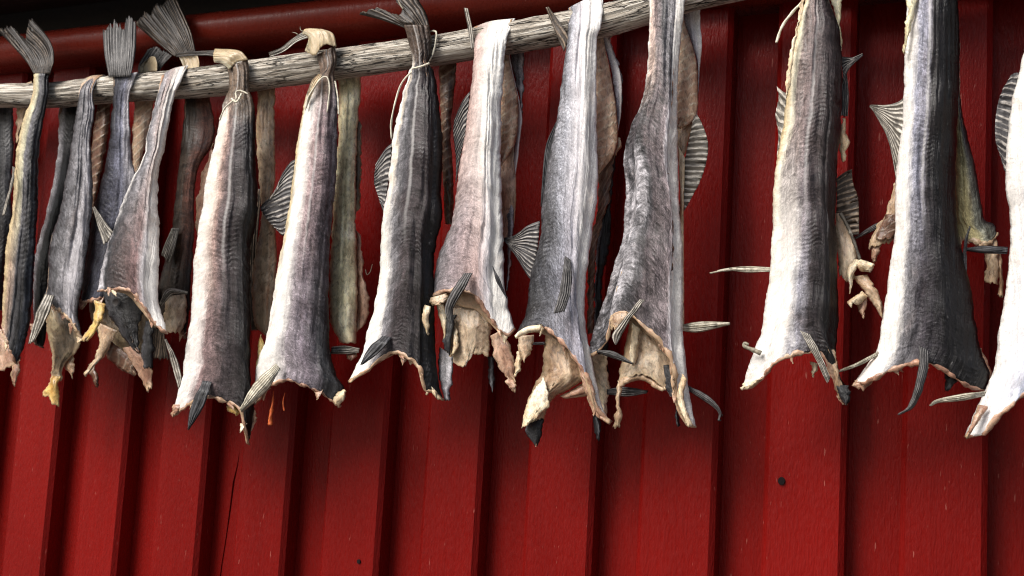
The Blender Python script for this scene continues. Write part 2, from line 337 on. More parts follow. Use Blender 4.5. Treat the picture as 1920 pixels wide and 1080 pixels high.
SEED = [0]
LASTROW = []
LASTPX = []
def patch(name, parent, mats, L, Rr, T=None, B=None, Y=-0.2, Y1=None, bulge=0.0, tube=False, back=0.6, T0=0.35, BB=None,
          wr=0.0015, rag=0.0, edge=0.0, ns=None, nt=None, solid=0.0022, rays=0, amp=0.0008, wrap=False, ext=0, wv=0.0, pw=0.6, dome=True, lowT=0.9, neck=1.0, sink=0.0):
    """a sheet (or a flattened tube) between a left and a right edge traced down the photograph, given depth and thickness"""
    SEED[0] += 1; sd = SEED[0] * 13.7
    if isinstance(L, str): L = tr(L)
    if isinstance(Rr, str): Rr = tr(Rr)
    if ext:
        L = [(L[0][0], L[0][1] - ext)] + L; Rr = [(Rr[0][0], Rr[0][1] - ext)] + Rr
    T = tr(T) if isinstance(T, str) else [L[0], Rr[0]]
    B = tr(B) if isinstance(B, str) else [L[-1], Rr[-1]]
    for q, e in ((T, L[0]), (B, L[-1])):
        pass
    ln = sum((Vector(L[i]) - Vector(L[i - 1])).length for i in range(1, len(L)))
    wd = max((Vector(a) - Vector(b)).length for a, b in zip(curve(L, 6), curve(Rr, 6)))
    nt = nt or int(min(max(ln / 4.0, 14), 150)); ns = ns or int(min(max(wd / 2.6, 10), 44))
    if rays: ns = max(ns, rays * 6)
    lc, rc, tc, bc = curve(L, nt), curve(Rr, nt), curve(T, ns), curve(B, ns)
    for c_, k in ((lc, 1), (rc, 2)):
        if edge:
            for i, p in enumerate(c_):
                p.x += edge * (noise.noise(Vector((i * 0.23, sd, k))) + 0.6 * noise.noise(Vector((i * 0.7, sd, k + 5))) + 0.35 * noise.noise(Vector((i * 1.9, sd, k + 2))))
    if rag:
        for i, p in enumerate(bc):
            if 0 < i < ns:
                p.y += rag * (noise.noise(Vector((i * 0.45, sd, 9))) + 0.7 * noise.noise(Vector((i * 1.3, sd, 3))))
    tc[0], tc[-1] = lc[0].copy(), rc[0].copy(); bc[0], bc[-1] = lc[-1].copy(), rc[-1].copy()
    bbc = None
    if BB:
        bbc = curve(tr(BB), ns)
    def coons(i, j, bcur):
        t, s = i / nt, j / ns
        a = lc[i] * (1 - s) + rc[i] * s
        b_ = tc[j] * (1 - t) + bcur[j] * t
        l_, r_ = bcur[0], bcur[-1]
        c_ = tc[0] * (1 - s) * (1 - t) + tc[-1] * s * (1 - t) + l_ * (1 - s) * t + r_ * s * t
        return a + b_ - c_
    if Y1 is None: Y1 = Y
    gr_ = random.Random(int(sd * 10))
    grooves = [(gr_.uniform(.14, .86), gr_.uniform(.022, .06), gr_.uniform(.0022, .0055), gr_.uniform(0, 50)) for _ in range(8)] if tube and bulge > .015 else []
    verts, st, mu, faces = [], [], [], []
    LASTROW.clear(); LASTPX.clear()
    kx = rays if rays else 1.0
    cols = [(j, 1) for j in range(ns + 1)]
    if tube: cols += [(j, -1) for j in range(ns - 1, 0, -1)]
    nc = len(cols)
    lw = ln * MPP
    for i in range(nt + 1):
        t = i / nt
        wpx = (lc[i] - rc[i]).length
        y0 = Y + (Y1 - Y) * sm(t)
        if wrap and t < 0.10: y0 += 0.040 * (1 - t / 0.10) ** 2
        if sink: y0 += sink * (1 - sm(t, 0.0, 0.22))
        th = bulge * (T0 + (1 - T0) * sm(t, 0.02, 0.4)) * (1 - (1 - lowT) * sm(t, 0.8, 1.0))
        for (j, sgn) in cols:
            s = j / ns
            p = coons(i, j, bc if sgn > 0 or bbc is None else bbc)
            prof = max(math.sin(math.pi * s), 0.0) ** pw
            if sgn > 0: y = y0 - th * prof
            else: y = y0 + th * back * prof
            fx = p.x * 0.011; fy = p.y * 0.011
            if wr:
                d = noise.noise(Vector((p.x * 0.075, p.y * 0.009, sd + sgn))) + 0.55 * noise.noise(Vector((p.x * 0.19, p.y * 0.02, sd + 4))) \
                    + 0.22 * noise.noise(Vector((p.x * 0.05, p.y * 0.03, sd + 8)))
                y += sgn * wr * d * (0.25 + 0.75 * prof if tube else 1.0)
            if sgn > 0:
                for (gs, gw, gd, gp) in grooves:
                    c0 = gs + 0.07 * noise.noise(Vector((t * 2.2, gp, 1)))
                    q = (s - c0) / gw
                    if abs(q) < 3: y += gd * math.exp(-q * q) * max(0.0, 0.35 + 1.1 * noise.noise(Vector((t * 3.5, gp, 7)))) * prof
            if neck < 1.0:
                k_ = neck + (1 - neck) * sm(t, 0.0, 0.4)
                mid = (lc[i] + rc[i]) / 2
                p = mid.to_3d().to_2d() + (p - mid) * k_
            if wv: y += wv * noise.noise(Vector((fx * 1.6, fy * 1.6, sd)))
            if rays: y += amp * math.sin(2 * math.pi * rays * s + 3 * noise.noise(Vector((s * 3, t * 1.5, sd)))) * (0.5 + 1.2 * noise.noise(Vector((s * rays * 0.9, t, sd + 2))))
            verts.append(at(p.x, p.y, y))
            if sgn > 0 and i == nt: LASTROW.append(verts[-1]), LASTPX.append((p.x, p.y))
            su = s
            if tube:
                ax = rc[i] - lc[i]; su = min(max((p - lc[i]).dot(ax) / max(ax.length_squared, 1e-6), 0.0), 1.0)
            st.append((su * kx, t)); mu.append(((s - 0.5) * wpx * MPP + (sd * 0.37) % 1.7, t * lw + (sd * 0.11) % 1.3))
    for i in range(nt):
        for k in range(nc if tube else nc - 1):
            k2 = (k + 1) % nc
            a, b_ = i * nc + k, i * nc + k2
            faces.append((a, a + nc, b_ + nc, b_))
    if tube:
        # close the top
        faces.append(tuple(range(nc)))
    return finish(name, verts, faces, st, mu, mats, parent, solid)

def strip(name, parent, mats, top, bot, **kw):
    """a long fin: its two long edges run from the root to the tip"""
    return patch(name, parent, mats, top, bot, **kw)

def tube(name, parent, mat, pts, Y, rad, taper=0.0, seg=8, n=40, Ys=None):
    if isinstance(pts, str): pts = tr(pts)
    c = curve(pts, n); vs = []; mu = []
    ys = curve([(0, y) for y in Ys], n) if Ys else None
    P = [at(p.x, p.y, ys[i].y if ys else Y) for i, p in enumerate(c)]
    for i, p in enumerate(P):
        d = (P[min(i + 1, n)] - P[max(i - 1, 0)]).normalized()
        u = d.cross(Vector((0.31, -0.9, 0.2))).normalized(); v = d.cross(u)
        r = rad * (1 - taper * i / n) * (1 + 0.18 * noise.noise(Vector((i * 0.6, rad * 999, Y * 50))))
        for k in range(seg):
            a = 2 * math.pi * k / seg + i * 0.35
            rr = r * (1 + 0.14 * math.cos(2 * (a - i * 0.35)))
            vs.append(p + u * math.cos(a) * rr + v * math.sin(a) * rr); mu.append((k / seg * 0.01, i * 0.004))
    fs = [(i * seg + k, i * seg + (k + 1) % seg, (i + 1) * seg + (k + 1) % seg, (i + 1) * seg + k) for i in range(n) for k in range(seg)]
    fs += [tuple(range(seg))[::-1], tuple(range(n * seg, n * seg + seg))]
    return finish(name, vs, fs, mu, mu, [mat], parent)

def empty(name, loc, label, cat, group=None):
    o = bpy.data.objects.new(name, None); COL.objects.link(o); o.location = loc
    o.empty_display_size = 0.02
    o['label'] = label; o['category'] = cat
    if group: o['group'] = group
    return o

# ------------------------------------------------------------------ ground
def box_faces(vs, fs, x0, x1, y0, y1, z0, z1, ch=0.0):
    """a board seen from -y, its two front edges eased by ch"""
    b = len(vs)
    prof = [(x0, y1), (x0, y0 + ch), (x0 + ch, y0), (x1 - ch, y0), (x1, y0 + ch), (x1, y1)] if ch else [(x0, y1), (x0, y0), (x1, y0), (x1, y1)]
    n = len(prof)
    for z in (z0, z1):
        for (x, y) in prof: vs.append(Vector((x, y, z)))
    for k in range(n - 1): fs.append((b + k, b + k + 1, b + n + k + 1, b + n + k))
    fs.append((b + n - 1, b, b + n, b + 2 * n - 1))
    fs.append(tuple(b + k for k in range(n))[::-1]); fs.append(tuple(b + n + k for k in range(n)))

def mesh_obj(name, vs, fs, mats, parent=None, smooth=False):
    o = finish(name, vs, fs, None, None, mats, parent)
    if not smooth:
        for p in o.data.polygons: p.use_smooth = False
    return o

gv = [Vector((x, y, 0)) for x, y in ((-60, -60), (60, -60), (60, 8), (-60, 8))]
gr = mesh_obj('ground', gv, [(0, 1, 2, 3)], [M_GROUND]); gr['kind'] = 'structure'

# ------------------------------------------------------------------ red building: wall, eave beam, soffit
house = empty('red_building', Vector((0, 0, 0)), 'red painted wooden wall of upright boards under a dark eave behind all the fish', 'building')
RAISE = 0.050
edges = [(-420, -340), (-262, -200), (-128, -62), (0, 74), (133, 213), (275, 365), (430, 527), (595, 705), (780, 890), (975, 1105), (1190, 1336), (1425, 1580), (1685, 1850)]
wx = [(at(a, 1080, -RAISE).x, at(b_, 1080, -RAISE).x) for a, b_ in edges]
pitch = (wx[-1][0] - wx[4][0]) / 8
print('board pitch', round(pitch, 4), [round(b_ - a, 3) for a, b_ in wx])
wid = sum(b_ - a for a, b_ in wx[4:]) / 9
lastx = wx[-1][0]
boards = wx[4:]
x = boards[0][0]
pre = []
for k in range(1, 16): pre.append((x - k * pitch, x - k * pitch + wid))
post = [(lastx + k * pitch, lastx + k * pitch + wid) for k in range(1, 7)]
boards = pre[::-1] + boards + post
ZT = at(0, 117, 0).z + 0.03
vs, fs = [], []
rr = random.Random(3)
for k, (a, b_) in enumerate(boards):
    box_faces(vs, fs, a, b_, -RAISE + rr.uniform(-.002, .002), 0.004, 0.15, ZT, 0.009)
# recessed boards between them, one of them split by a long crack
crack = [at(px, py, 0) for px, py in ((450, 838), (446, 870), (438, 905), (431, 960), (424, 1010), (416, 1060), (410, 1110), (400, 1180))]
cw = [0.0, 0.0028, 0.0050, 0.0042, 0.0030, 0.0034, 0.0030, 0.0]
for k in range(len(boards) - 1):
    a, b_ = boards[k][1] - 0.02, boards[k + 1][0] + 0.02
    cmid = crack[3].x
    if a < cmid < b_:
        zs = [ZT] + [c.z for c in crack] + [0.15]
        xs = [crack[0].x] + [c.x for c in crack] + [crack[-1].x]; ww = [0.0] + cw + [0.0]
        for i in range(len(zs) - 1):
            for side in (0, 1):
                b0 = len(vs)
                if side == 0: q = [(a, zs[i]), (a, zs[i + 1]), (xs[i + 1] - ww[i + 1] / 2, zs[i + 1]), (xs[i] - ww[i] / 2, zs[i])]
                else: q = [(xs[i] + ww[i] / 2, zs[i]), (xs[i + 1] + ww[i + 1] / 2, zs[i + 1]), (b_, zs[i + 1]), (b_, zs[i])]
                for (x_, z_) in q: vs.append(Vector((x_, 0.0, z_)))
                fs.append((b0, b0 + 1, b0 + 2, b0 + 3))
                e = [1, 2, 3, 0] if side else [3, 2, 1, 0]
                # the sides of the crack go back into the board
                i0, i1 = (b0, b0 + 1) if side else (b0 + 3, b0 + 2)
                v0, v1 = vs[i0] + Vector((0, 0.02, 0)), vs[i1] + Vector((0, 0.02, 0))
                c0 = len(vs); vs += [v0, v1]; fs.append((i0, i1, c0 + 1, c0))
    else:
        b0 = len(vs); y = rr.uniform(-.001, .002)
        vs += [Vector((a, y, ZT)), Vector((a, y, 0.15)), Vector((b_, y, 0.15)), Vector((b_, y, ZT))]
        fs.append((b0, b0 + 1, b0 + 2, b0 + 3))
mesh_obj('cladding', vs, fs, [M_RED], house)
vs, fs = [], []
box_faces(vs, fs, boards[0][0], boards[-1][1], 0.021, 0.12, 0.0, ZT + 0.28)
mesh_obj('wall_core', vs, fs, [M_DARK], house)  # shade above the beam and behind the crack is painted by this black core
def knot(px, py, r):  # flat disc on the board; the shade inside a hole is its black colour
    c = at(px, py, -RAISE - 0.0026); vs = [c + Vector((0, 0.0, 0))]; n = 14
    for k in range(n):
        a = 2 * math.pi * k / n; q = r * (1 + 0.18 * noise.noise(Vector((k * 0.9, px, 0))))
        vs.append(c + Vector((math.cos(a) * q, 0.0, math.sin(a) * q * 1.1)))
    for k in range(n):
        a = 2 * math.pi * k / n
        vs.append(c + Vector((math.cos(a) * r * 1.1, 0.0024, math.sin(a) * r * 1.2)))
    fs = [(0, 1 + k, 1 + (k + 1) % n) for k in range(n)] + [(1 + k, 1 + n + k, 1 + n + (k + 1) % n, 1 + (k + 1) % n) for k in range(n)]
    mesh_obj('knot_hole_disc', vs, fs, [M_HOLE], house)
knot(1465, 902, 0.0058); knot(672, 1053, 0.0038)

# eave: rounded beam along the top of the wall and the soffit boards reaching out over it
X0, X1 = boards[0][0], boards[-1][1]
zb = at(350, 96, -0.09).z; ztop = at(350, 26, -0.09).z
n = 14; prof = []
zc, rz = (zb + ztop) / 2, (ztop - zb) / 2
for k in range(n + 1):
    a = -math.pi / 2 + math.pi * k / n
    prof.append((-0.065 - 0.055 * math.cos(a) ** 0.8 if abs(math.cos(a)) > 1e-6 else -0.065, zc + rz * math.sin(a)))
prof += [(0.03, ztop), (0.03, zb)]
vs, fs = [], []
m_ = len(prof)
for x_ in (X0, X1):
    for (y, z) in prof: vs.append(Vector((x_, y, z)))
for k in range(m_): fs.append((k, (k + 1) % m_, m_ + (k + 1) % m_, m_ + k))
fs += [tuple(range(m_))[::-1], tuple(range(m_, 2 * m_))]
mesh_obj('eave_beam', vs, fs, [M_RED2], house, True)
vs, fs = [], []
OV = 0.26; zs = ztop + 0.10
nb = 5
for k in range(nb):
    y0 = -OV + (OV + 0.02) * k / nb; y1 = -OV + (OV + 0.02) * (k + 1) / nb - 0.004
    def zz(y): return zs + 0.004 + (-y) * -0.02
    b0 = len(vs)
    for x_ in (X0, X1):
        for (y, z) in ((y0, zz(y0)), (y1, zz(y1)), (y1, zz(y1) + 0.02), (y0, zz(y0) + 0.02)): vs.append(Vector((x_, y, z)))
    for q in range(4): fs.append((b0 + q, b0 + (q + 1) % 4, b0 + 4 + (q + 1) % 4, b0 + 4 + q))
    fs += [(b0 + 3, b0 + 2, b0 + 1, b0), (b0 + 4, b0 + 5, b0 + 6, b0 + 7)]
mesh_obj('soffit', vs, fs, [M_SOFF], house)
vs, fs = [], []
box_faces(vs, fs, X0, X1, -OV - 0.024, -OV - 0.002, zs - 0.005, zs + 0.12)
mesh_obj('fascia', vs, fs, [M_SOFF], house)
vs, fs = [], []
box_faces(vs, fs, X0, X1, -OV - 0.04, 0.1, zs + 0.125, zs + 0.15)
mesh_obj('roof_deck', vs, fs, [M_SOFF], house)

# ------------------------------------------------------------------ the pole
YP = -0.16
pp = [(-330, 205, 38), (-150, 193, 40), (0, 180, 41), (100, 178, 46), (200, 169, 50), (300, 161, 54), (390, 153, 58), (500, 138, 58), (650, 118, 62), (780, 100, 61), (870, 86, 62),
      (1010, 61, 63), (1150, 34, 62), (1300, -10, 62), (1400, -32, 62), (1700, -78, 62), (2000, -125, 62), (2300, -170, 62)]
NP, SEGP = 420, 40
cc = curve([(a, b_, c_) for a, b_, c_ in pp], NP)
PW = [at(p.x, p.y, YP) for p in cc]
vs, mu, fs = [], [], []
knots = [(525, 2.2, 0.006), (210, 1.9, 0.004), (1010, 2.0, 0.005), (820, 2.6, 0.004)]
run = 0.0
for i, p in enumerate(PW):
    if i: run += (PW[i] - PW[i - 1]).length
    d = (PW[min(i + 1, NP)] - PW[max(i - 1, 0)]).normalized()
    u = d.cross(Vector((0, 0, 1))).normalized(); v = u.cross(d)
    rad = cc[i].z / 2 * (p - CAM).length / F_PX * 0.93
    for k in range(SEGP):
        a = 2 * math.pi * k / SEGP
        ca, sa = math.cos(a), math.sin(a)
        rr_ = rad * (1 + 0.07 * noise.noise(Vector((run * 6, ca * 1.2, sa * 1.2))) + 0.035 * noise.noise(Vector((run * 25, ca * 2, sa * 2)))
                     + 0.03 * noise.noise(Vector((run * 5, ca * 9, sa * 9))))
        crk = noise.noise(Vector((run * 3.2, ca * 5.5, sa * 5.5 + 3)))
        if abs(crk) < 0.035: rr_ -= 0.0022 * (1 - abs(crk) / 0.035)
        for (kx_, ka, kh) in knots:
            dx = (cc[i].x - kx_) / 16; da = (a - ka) / 0.5
            rr_ += kh * math.exp(-(dx * dx + da * da))
        vs.append(p + u * ca * rr_ + v * sa * rr_); mu.append((run, a * 0.024))
for i in range(NP):
    for k in range(SEGP):
        k2 = (k + 1) % SEGP
        fs.append((i * SEGP + k, (i + 1) * SEGP + k, (i + 1) * SEGP + k2, i * SEGP + k2))
fs += [tuple(range(SEGP)), tuple(range(NP * SEGP, NP * SEGP + SEGP))[::-1]]
pole = finish('pole', vs, fs, mu, mu, [M_WOOD])
pole['label'] = 'grey weathered round wooden pole the fish hang from, under the eave'; pole['category'] = 'pole'

# ------------------------------------------------------------------ the fish
GRP = 'dried fish hanging from the wooden pole'
def fish(px, py, label, Y=-0.2):
    return empty('dried_fish', at(px, py, Y), label, 'dried fish', GRP)
def body(f, mats, L, R_, B=None, T=None, bulge=0.030, Y=-0.203, Y1=-0.190, name='body', **kw):
    kw.setdefault('rag', 3.0); kw.setdefault('edge', 2.2); kw.setdefault('wr', 0.0028); kw.setdefault('wv', 0.005); kw.setdefault('tube', True); kw.setdefault('pw', 0.68)
    kw.setdefault('T0', 0.4); kw.setdefault('solid', 0.0035)
    lip = kw.pop('lip', bool(B))
    o = patch(name, f, mats, L, R_, T, B, Y, Y1, bulge, **kw)
    if lip:
        row, px = list(LASTROW), list(LASTPX)
        cut_edge(f, row, mats[1]).parent = o
        rg = random.Random(int(abs(row[0].x) * 1e5))
        for k in range(4):
            j = rg.randint(3, len(px) - 4); x, y = px[j]; w_ = rg.uniform(4, 10); l_ = rg.uniform(5, 20); dx = rg.uniform(-9, 9)
            patch('flesh_shred', f, [rg.choice([FL_RIM, FL_CREAM, FL_TAN, FL_PINK, FL_RIM])], [(x - w_, y - 3), (x - w_ * .6 + dx * .4, y + l_ * .5), (x + dx, y + l_)],
                  [(x + w_, y - 3), (x + w_ * .5 + dx * .4, y + l_ * .45), (x + dx + rg.uniform(.6, 2.2), y + l_ * .96)], Y=row[j].y + 0.004, Y1=row[j].y + rg.uniform(-.006, .012), bulge=.002, edge=1.6, rag=1, solid=.0012, wv=.003).parent = o
    return o
def cut_edge(f, row, mat, r0=0.0031):
    """the thick cut rim round the open end of a gutted fish"""
    n = len(row) - 1; seg = 10; vs = []; mu = []; run = 0.0; sd = row[0].x * 31
    for i, p in enumerate(row):
        if i: run += (row[i] - row[i - 1]).length
        d = (row[min(i + 1, n)] - row[max(i - 1, 0)]).normalized()
        u = d.cross(Vector((0, 1, 0.2))).normalized(); v = d.cross(u)
        r = r0 * (0.35 + 0.65 * math.sin(math.pi * (0.06 + 0.88 * i / n)) ** 0.6) * max(0.25, 1 + 0.9 * noise.noise(Vector((run * 60, sd, 0))) + 0.5 * noise.noise(Vector((run * 190, sd, 4))))
        for k in range(seg):
            a = 2 * math.pi * k / seg
            q = 1 + 0.3 * noise.noise(Vector((run * 150, math.cos(a) * 2 + sd, math.sin(a) * 2)))
            vs.append(p + Vector((0, 0.002, 0)) + u * math.cos(a) * r * q * 1.25 + v * math.sin(a) * r * q); mu.append((a / 6.283 * 0.02 + sd % 1.0, run))
    fs = [(i * seg + k, i * seg + (k + 1) % seg, (i + 1) * seg + (k + 1) % seg, (i + 1) * seg + k) for i in range(n) for k in range(seg)]
    fs += [tuple(range(seg))[::-1], tuple(range(n * seg, n * seg + seg))]
    return finish('cut_edge', vs, fs, mu, mu, [mat], f)
def fin(f, name, mat, L, R_, T=None, B=None, rays=9, Y=-0.2, rag=5.0, **kw):
    if name == 'tail_fin': kw.setdefault('amp', 0.0005)
    kw.setdefault('solid', 0.0009); kw.setdefault('wr', 0.001); kw.setdefault('amp', 0.0009); kw.setdefault('wv', 0.006)
    return patch(name, f, [mat], L, R_, T, B, Y, rays=rays, rag=rag, **kw)
def pect(f, mat, L, R_, Y=-0.24, rays=5, **kw):
    kw.setdefault('bulge', 0.004); kw.setdefault('rag', 2.0); kw.setdefault('wv', 0.007); kw.setdefault('neck', 0.68); kw.setdefault('edge', 1.0)
    if Y <= -0.222: kw.setdefault('sink', 0.016)
    return fin(f, 'pectoral_fin', mat, L, R_, rays=rays, Y=Y, **kw)
def flap(f, mat, L, R_, Y=-0.18, name='flesh_flap', mat2=None, **kw):
    kw.setdefault('bulge', 0.006); kw.setdefault('edge', 4.0); kw.setdefault('rag', 7.0); kw.setdefault('wr', 0.0022); kw.setdefault('wv', 0.008)
    kw.setdefault('solid', 0.0018)
    return patch(name, f, [mat, mat2] if mat2 else [mat], L, R_, Y=Y, **kw)
def twine(label, *spans):
    for i, (pts, Ys, r) in enumerate(spans):
        if i == 0:
            P = tr(pts); e = empty('twine', at(P[0][0], P[0][1], Ys[0]), label, 'twine', 'twine tied round fish tails')
        tube('strand', e, M_TWINE, pts, Ys[0], r, Ys=Ys)

# --- 0: edge of a fish behind at the far left
f = fish(8, 200, 'dark grey strip of dried fish cut off by the left picture edge', -0.125)
m0 = skin('skin_far_left', [(0, D_), (.6, g(.12)), (1, g(.25))], [(0, D_), (.6, D_), (1, g(.14))], seed=0.3)
body(f, [m0, FL_BROWN], 'A -40,560 -60,1080 B -70,480', 'A 66,560 66,780 55,1000 B 60,60 30,250 10,520', bulge=.014, Y=-.12, Y1=-.12, ext=35)
flap(f, FL_TAN, 'A 85,520 80,600 78,720', 'A 165,490 130,590 100,700', Y=-.13, ext=30)

# --- 1
f = fish(78, 160, 'narrow grey fish with cream left side, forked tail standing above the pole at far left')
m1 = skin('skin_cream_side', [(0, C_), (.28, (.62, .6, .5)), (.42, g(.32)), (.7, g(.16)), (1, g(.16))], [(0, C_), (.2, (.5, .42, .36)), (.45, g(.22)), (.8, g(.12)), (1, (.13, .14, .16))], seed=1.1, salt=.3)
body(f, [m1, FL_RIM], 'A 172,372 168,430 165,480 120,600 95,700 80,800 72,900 62,1080 B 30,200 20,350 12,500 8,590', 'A 252,372 245,430 243,490 215,640 197,780 190,1080 B 170,200 160,400 150,520 130,650 96,745',
     'B 8,590 40,690 74,775 96,745', bulge=.022)
fin(f, 'tail_fin', FIN_T, 'A 172,376 145,325 75,240 -5,150', 'A 253,376 274,300 255,215 165,108', B='A -5,150 50,140 110,190 128,203 138,150 150,108 165,108', rays=14, Y=-.203, Y1=-.175, bulge=.008, rag=8)
flap(f, FL_PINK, 'B -20,610 -10,700 -10,800', 'B 10,610 45,700 80,778', B='B -10,805 20,802 80,778', Y=-.19)
flap(f, FL_PINK, 'B 58,790 52,830 68,886', 'B 98,760 98,800 72,884', Y=-.195)
pect(f, FIN_P, 'A 60,840 58,900 B 10,60', 'A 78,850 70,920 B 25,60', Y=-.225, rays=3)

# --- 1b thin dark fish behind
f = fish(120, 215, 'thin dark fish with pale grey rim behind the pole, right of the forked tail', -0.12)
m1b = skin('skin_pale_rim', [(0, g(.5)), (.2, g(.36)), (.3, D_), (1, K_)], [(0, g(.36)), (.2, g(.25)), (.3, K_), (1, K_)], seed=1.9, salt=.1)
body(f, [m1b, FL_BROWN], 'A 300,560 292,780 235,1080 B 165,280 165,560', 'A 430,560 395,800 345,1050 B 275,200 250,450 210,700', 'B 165,560 170,680 190,690 210,700', bulge=.014, Y=-.12, Y1=-.12, ext=35)

# --- 2
f = fish(170, 150, 'narrow grey fish draped over the pole, striped fin at lower left, yellow shred below')
m2 = skin('skin_grey_narrow', [(0, g(.2)), (.2, g(.36)), (.5, g(.34)), (.8, g(.55)), (1, g(.25))], [(0, g(.16)), (.25, g(.3)), (.5, g(.5)), (.75, g(.68)), (1, g(.14))], seed=2.2, salt=.35)
body(f, [m2, FL_RIM], 'A 440,395 410,440 396,500 375,640 340,860 300,1080 B 240,200 225,420 214,445', 'A 537,379 490,410 470,480 480,560 460,700 470,1000 B 425,200 398,400 377,520 385,600 405,668',
     'B 214,448 262,500 330,560 380,640 405,668', T='A 440,395 480,382 537,379', bulge=.018, wrap=True)
pect(f, FIN_P, 'B 205,440 172,540 135,680', 'B 275,450 225,560 165,672', rays=4, Y=-.228)
flap(f, FL_OLIVE, 'B 225,460 222,560 228,640 252,740 245,850', 'B 330,500 365,600 385,690 312,780 292,860', Y=-.175, mat2=FL_TAN)
flap(f, FL_YEL, 'B 248,835 225,890 200,935', 'B 296,840 280,890 290,985', B='B 200,935 235,935 250,970 290,985', Y=-.18, bulge=.01)
flap(f, FL_TAN, 'B 300,740 310,790 345,838', 'B 350,735 360,790 352,836', Y=-.165)
body(f, [FL_BROWN, FL_BROWN], 'A 490,540 470,700 455,900 450,1080', 'A 560,540 545,700 490,1000 480,1080', bulge=.01, Y=-.13, Y1=-.13, name='back_half', ext=35)

# --- 3
f = fish(225, 140, 'dark blue-grey fish with a squared tail fin fanned upright above the pole')
m3 = skin('skin_dark_blue', [(0, D_), (.3, (.22, .22, .25)), (.6, (.34, .34, .38)), (.85, g(.6)), (1, g(.5))], [(0, D_), (.4, (.16, .16, .18)), (.7, (.24, .24, .27)), (1, D_)], seed=3.3, salt=.25)
body(f, [m3, FL_RIM], 'A 572,380 575,480 562,600 555,700 530,850 470,1080 B 420,250 385,480', 'A 700,365 670,430 655,500 656,600 668,800 690,900 700,1080 B 620,200 520,450', 'B 385,480 440,470 520,450', bulge=.016, Y=-.196, Y1=-.165)
fin(f, 'tail_fin', FIN_G, 'A 552,390 530,270 522,160', 'A 662,390 686,260 690,130', B='A 522,160 560,132 600,120 625,150 650,85 690,125', rays=13, Y=-.2, Y1=-.18, bulge=.006, rag=9)
fin(f, 'dorsal_fin', FIN_P, 'B 447,22 470,110 500,205', 'B 455,18 520,110 545,140', B='B 500,205 525,180 545,140', rays=5, Y=-.205, rag=3)

# --- 3b behind
f = fish(275, 200, 'brown ribbed fish strip behind the pole with a folded tail knot showing above it', -0.12)
body(f, [FL_RIB, FL_BROWN], 'A 680,540 670,700 672,860 670,1000', 'A 775,540 750,680 720,800 700,960', bulge=.01, Y=-.125, Y1=-.125, ext=35)
fin(f, 'tail_fin', FIN_G, 'A 705,400 702,330 750,250', 'A 790,400 820,340 872,282', B='A 750,250 790,240 872,282', rays=7, Y=-.14, rag=4)
fin(f, 'tail_fold', FL_DRY, 'A 712,372 715,330 760,290', 'A 796,360 796,320 785,290', B='A 760,290 775,285 785,290', rays=4, Y=-.15, rag=1)

# --- 4b behind with the big tail
f = fish(345, 190, 'brown fish behind the pole with the widest fan tail above and pale belly below', -0.12)
m4b = skin('skin_brown_back', [(0, (.10, .085, .065)), (.3, (.16, .12, .09)), (.6, (.32, .2, .16)), (1, (.30, .19, .15))], [(0, (.10, .08, .06)), (.4, (.17, .135, .10)), (.7, (.14, .10, .075)), (1, (.10, .07, .06))], seed=4.1, chev=.8, salt=.2)
body(f, [m4b, FL_BROWN], 'C 120,440 105,620 80,850 55,1060 D 15,200 -15,330 B 765,560 795,612', 'C 240,430 265,560 248,650 185,760 165,900 165,1060 D 145,250 140,400 112,540',
     'B 795,612 850,598 895,650 D 112,540', bulge=.016, Y=-.125, Y1=-.13, ext=35, BB='B 795,600 850,590 895,640 D 112,530')
flap(f, FL_PINK, 'C 245,670 190,850 172,1000 180,1080', 'C 262,640 232,850 210,1080', Y=-.14, name='belly_flap')
fin(f, 'tail_fin', FIN_T, 'A 882,285 780,200 688,118', 'A 992,270 968,165 895,-8', B='A 688,118 740,70 765,75 790,28 830,25 850,-8 895,-8', rays=16, Y=-.165, Y1=-.15, bulge=.01, rag=9)
fin(f, 'tail_stalk', FL_DRY, 'A 905,283 925,330 940,372', 'A 992,265 1008,310 1005,368', rays=4, Y=-.165, rag=0)
pect(f, FIN_P, 'D -5,370 40,305 130,318', 'D 10,390 60,330 128,330', Y=-.165, rays=4)
flap(f, FL_PALE, 'D 30,340 20,420 10,500', 'D 120,330 130,420 100,520', Y=-.145, name='belly', bulge=.02, rag=8)
fin(f, 'dorsal_fin', FIN_P, 'D 55,20 20,100 5,140', 'D 90,20 70,110 45,185', rays=7, Y=-.15, rag=6)

# --- 4
f = fish(325, 130, 'pinkish grey fish draped over the pole, flaring to a white shoulder above tangled shreds')
m4 = skin('skin_pinkish', [(0, W_), (.06, g(.32)), (.2, g(.46)), (.5, (.52, .47, .45)), (.8, W_), (1, W_)], [(0, g(.55)), (.05, g(.15)), (.2, (.26, .22, .21)), (.45, (.38, .30, .29)), (.62, g(.56)), (.74, W_), (1, W_)], chev=.6, seed=4.4, salt=.3)
body(f, [m4, FL_RIM], 'A 820,375 792,500 760,620 722,800 645,960 600,1080 B 560,90 510,230 485,340 470,425', 'A 955,330 920,400 880,500 832,760 805,860 800,1080 B 770,100 765,480 790,560 805,632',
     'B 470,428 540,415 615,420 680,480 735,570 805,632', T='A 820,375 880,345 955,330', bulge=.026, Y=-.218, Y1=-.238, wrap=True, BB='B 470,420 540,425 615,440 670,500 735,580 800,630')
flap(f, FL_YEL, 'B 455,470 452,560 388,665', 'B 512,490 492,565 432,668', Y=-.215, bulge=.008)
fb = fish(215, 560, 'tangle of torn brown shreds with a dark hole, below the pinkish grey draped fish', -0.17)
m4c = skin('skin_torn_edge', [(0, g(.2)), (.5, g(.1)), (1, D_)], [(0, g(.2)), (.5, g(.1)), (1, D_)], seed=4.9)
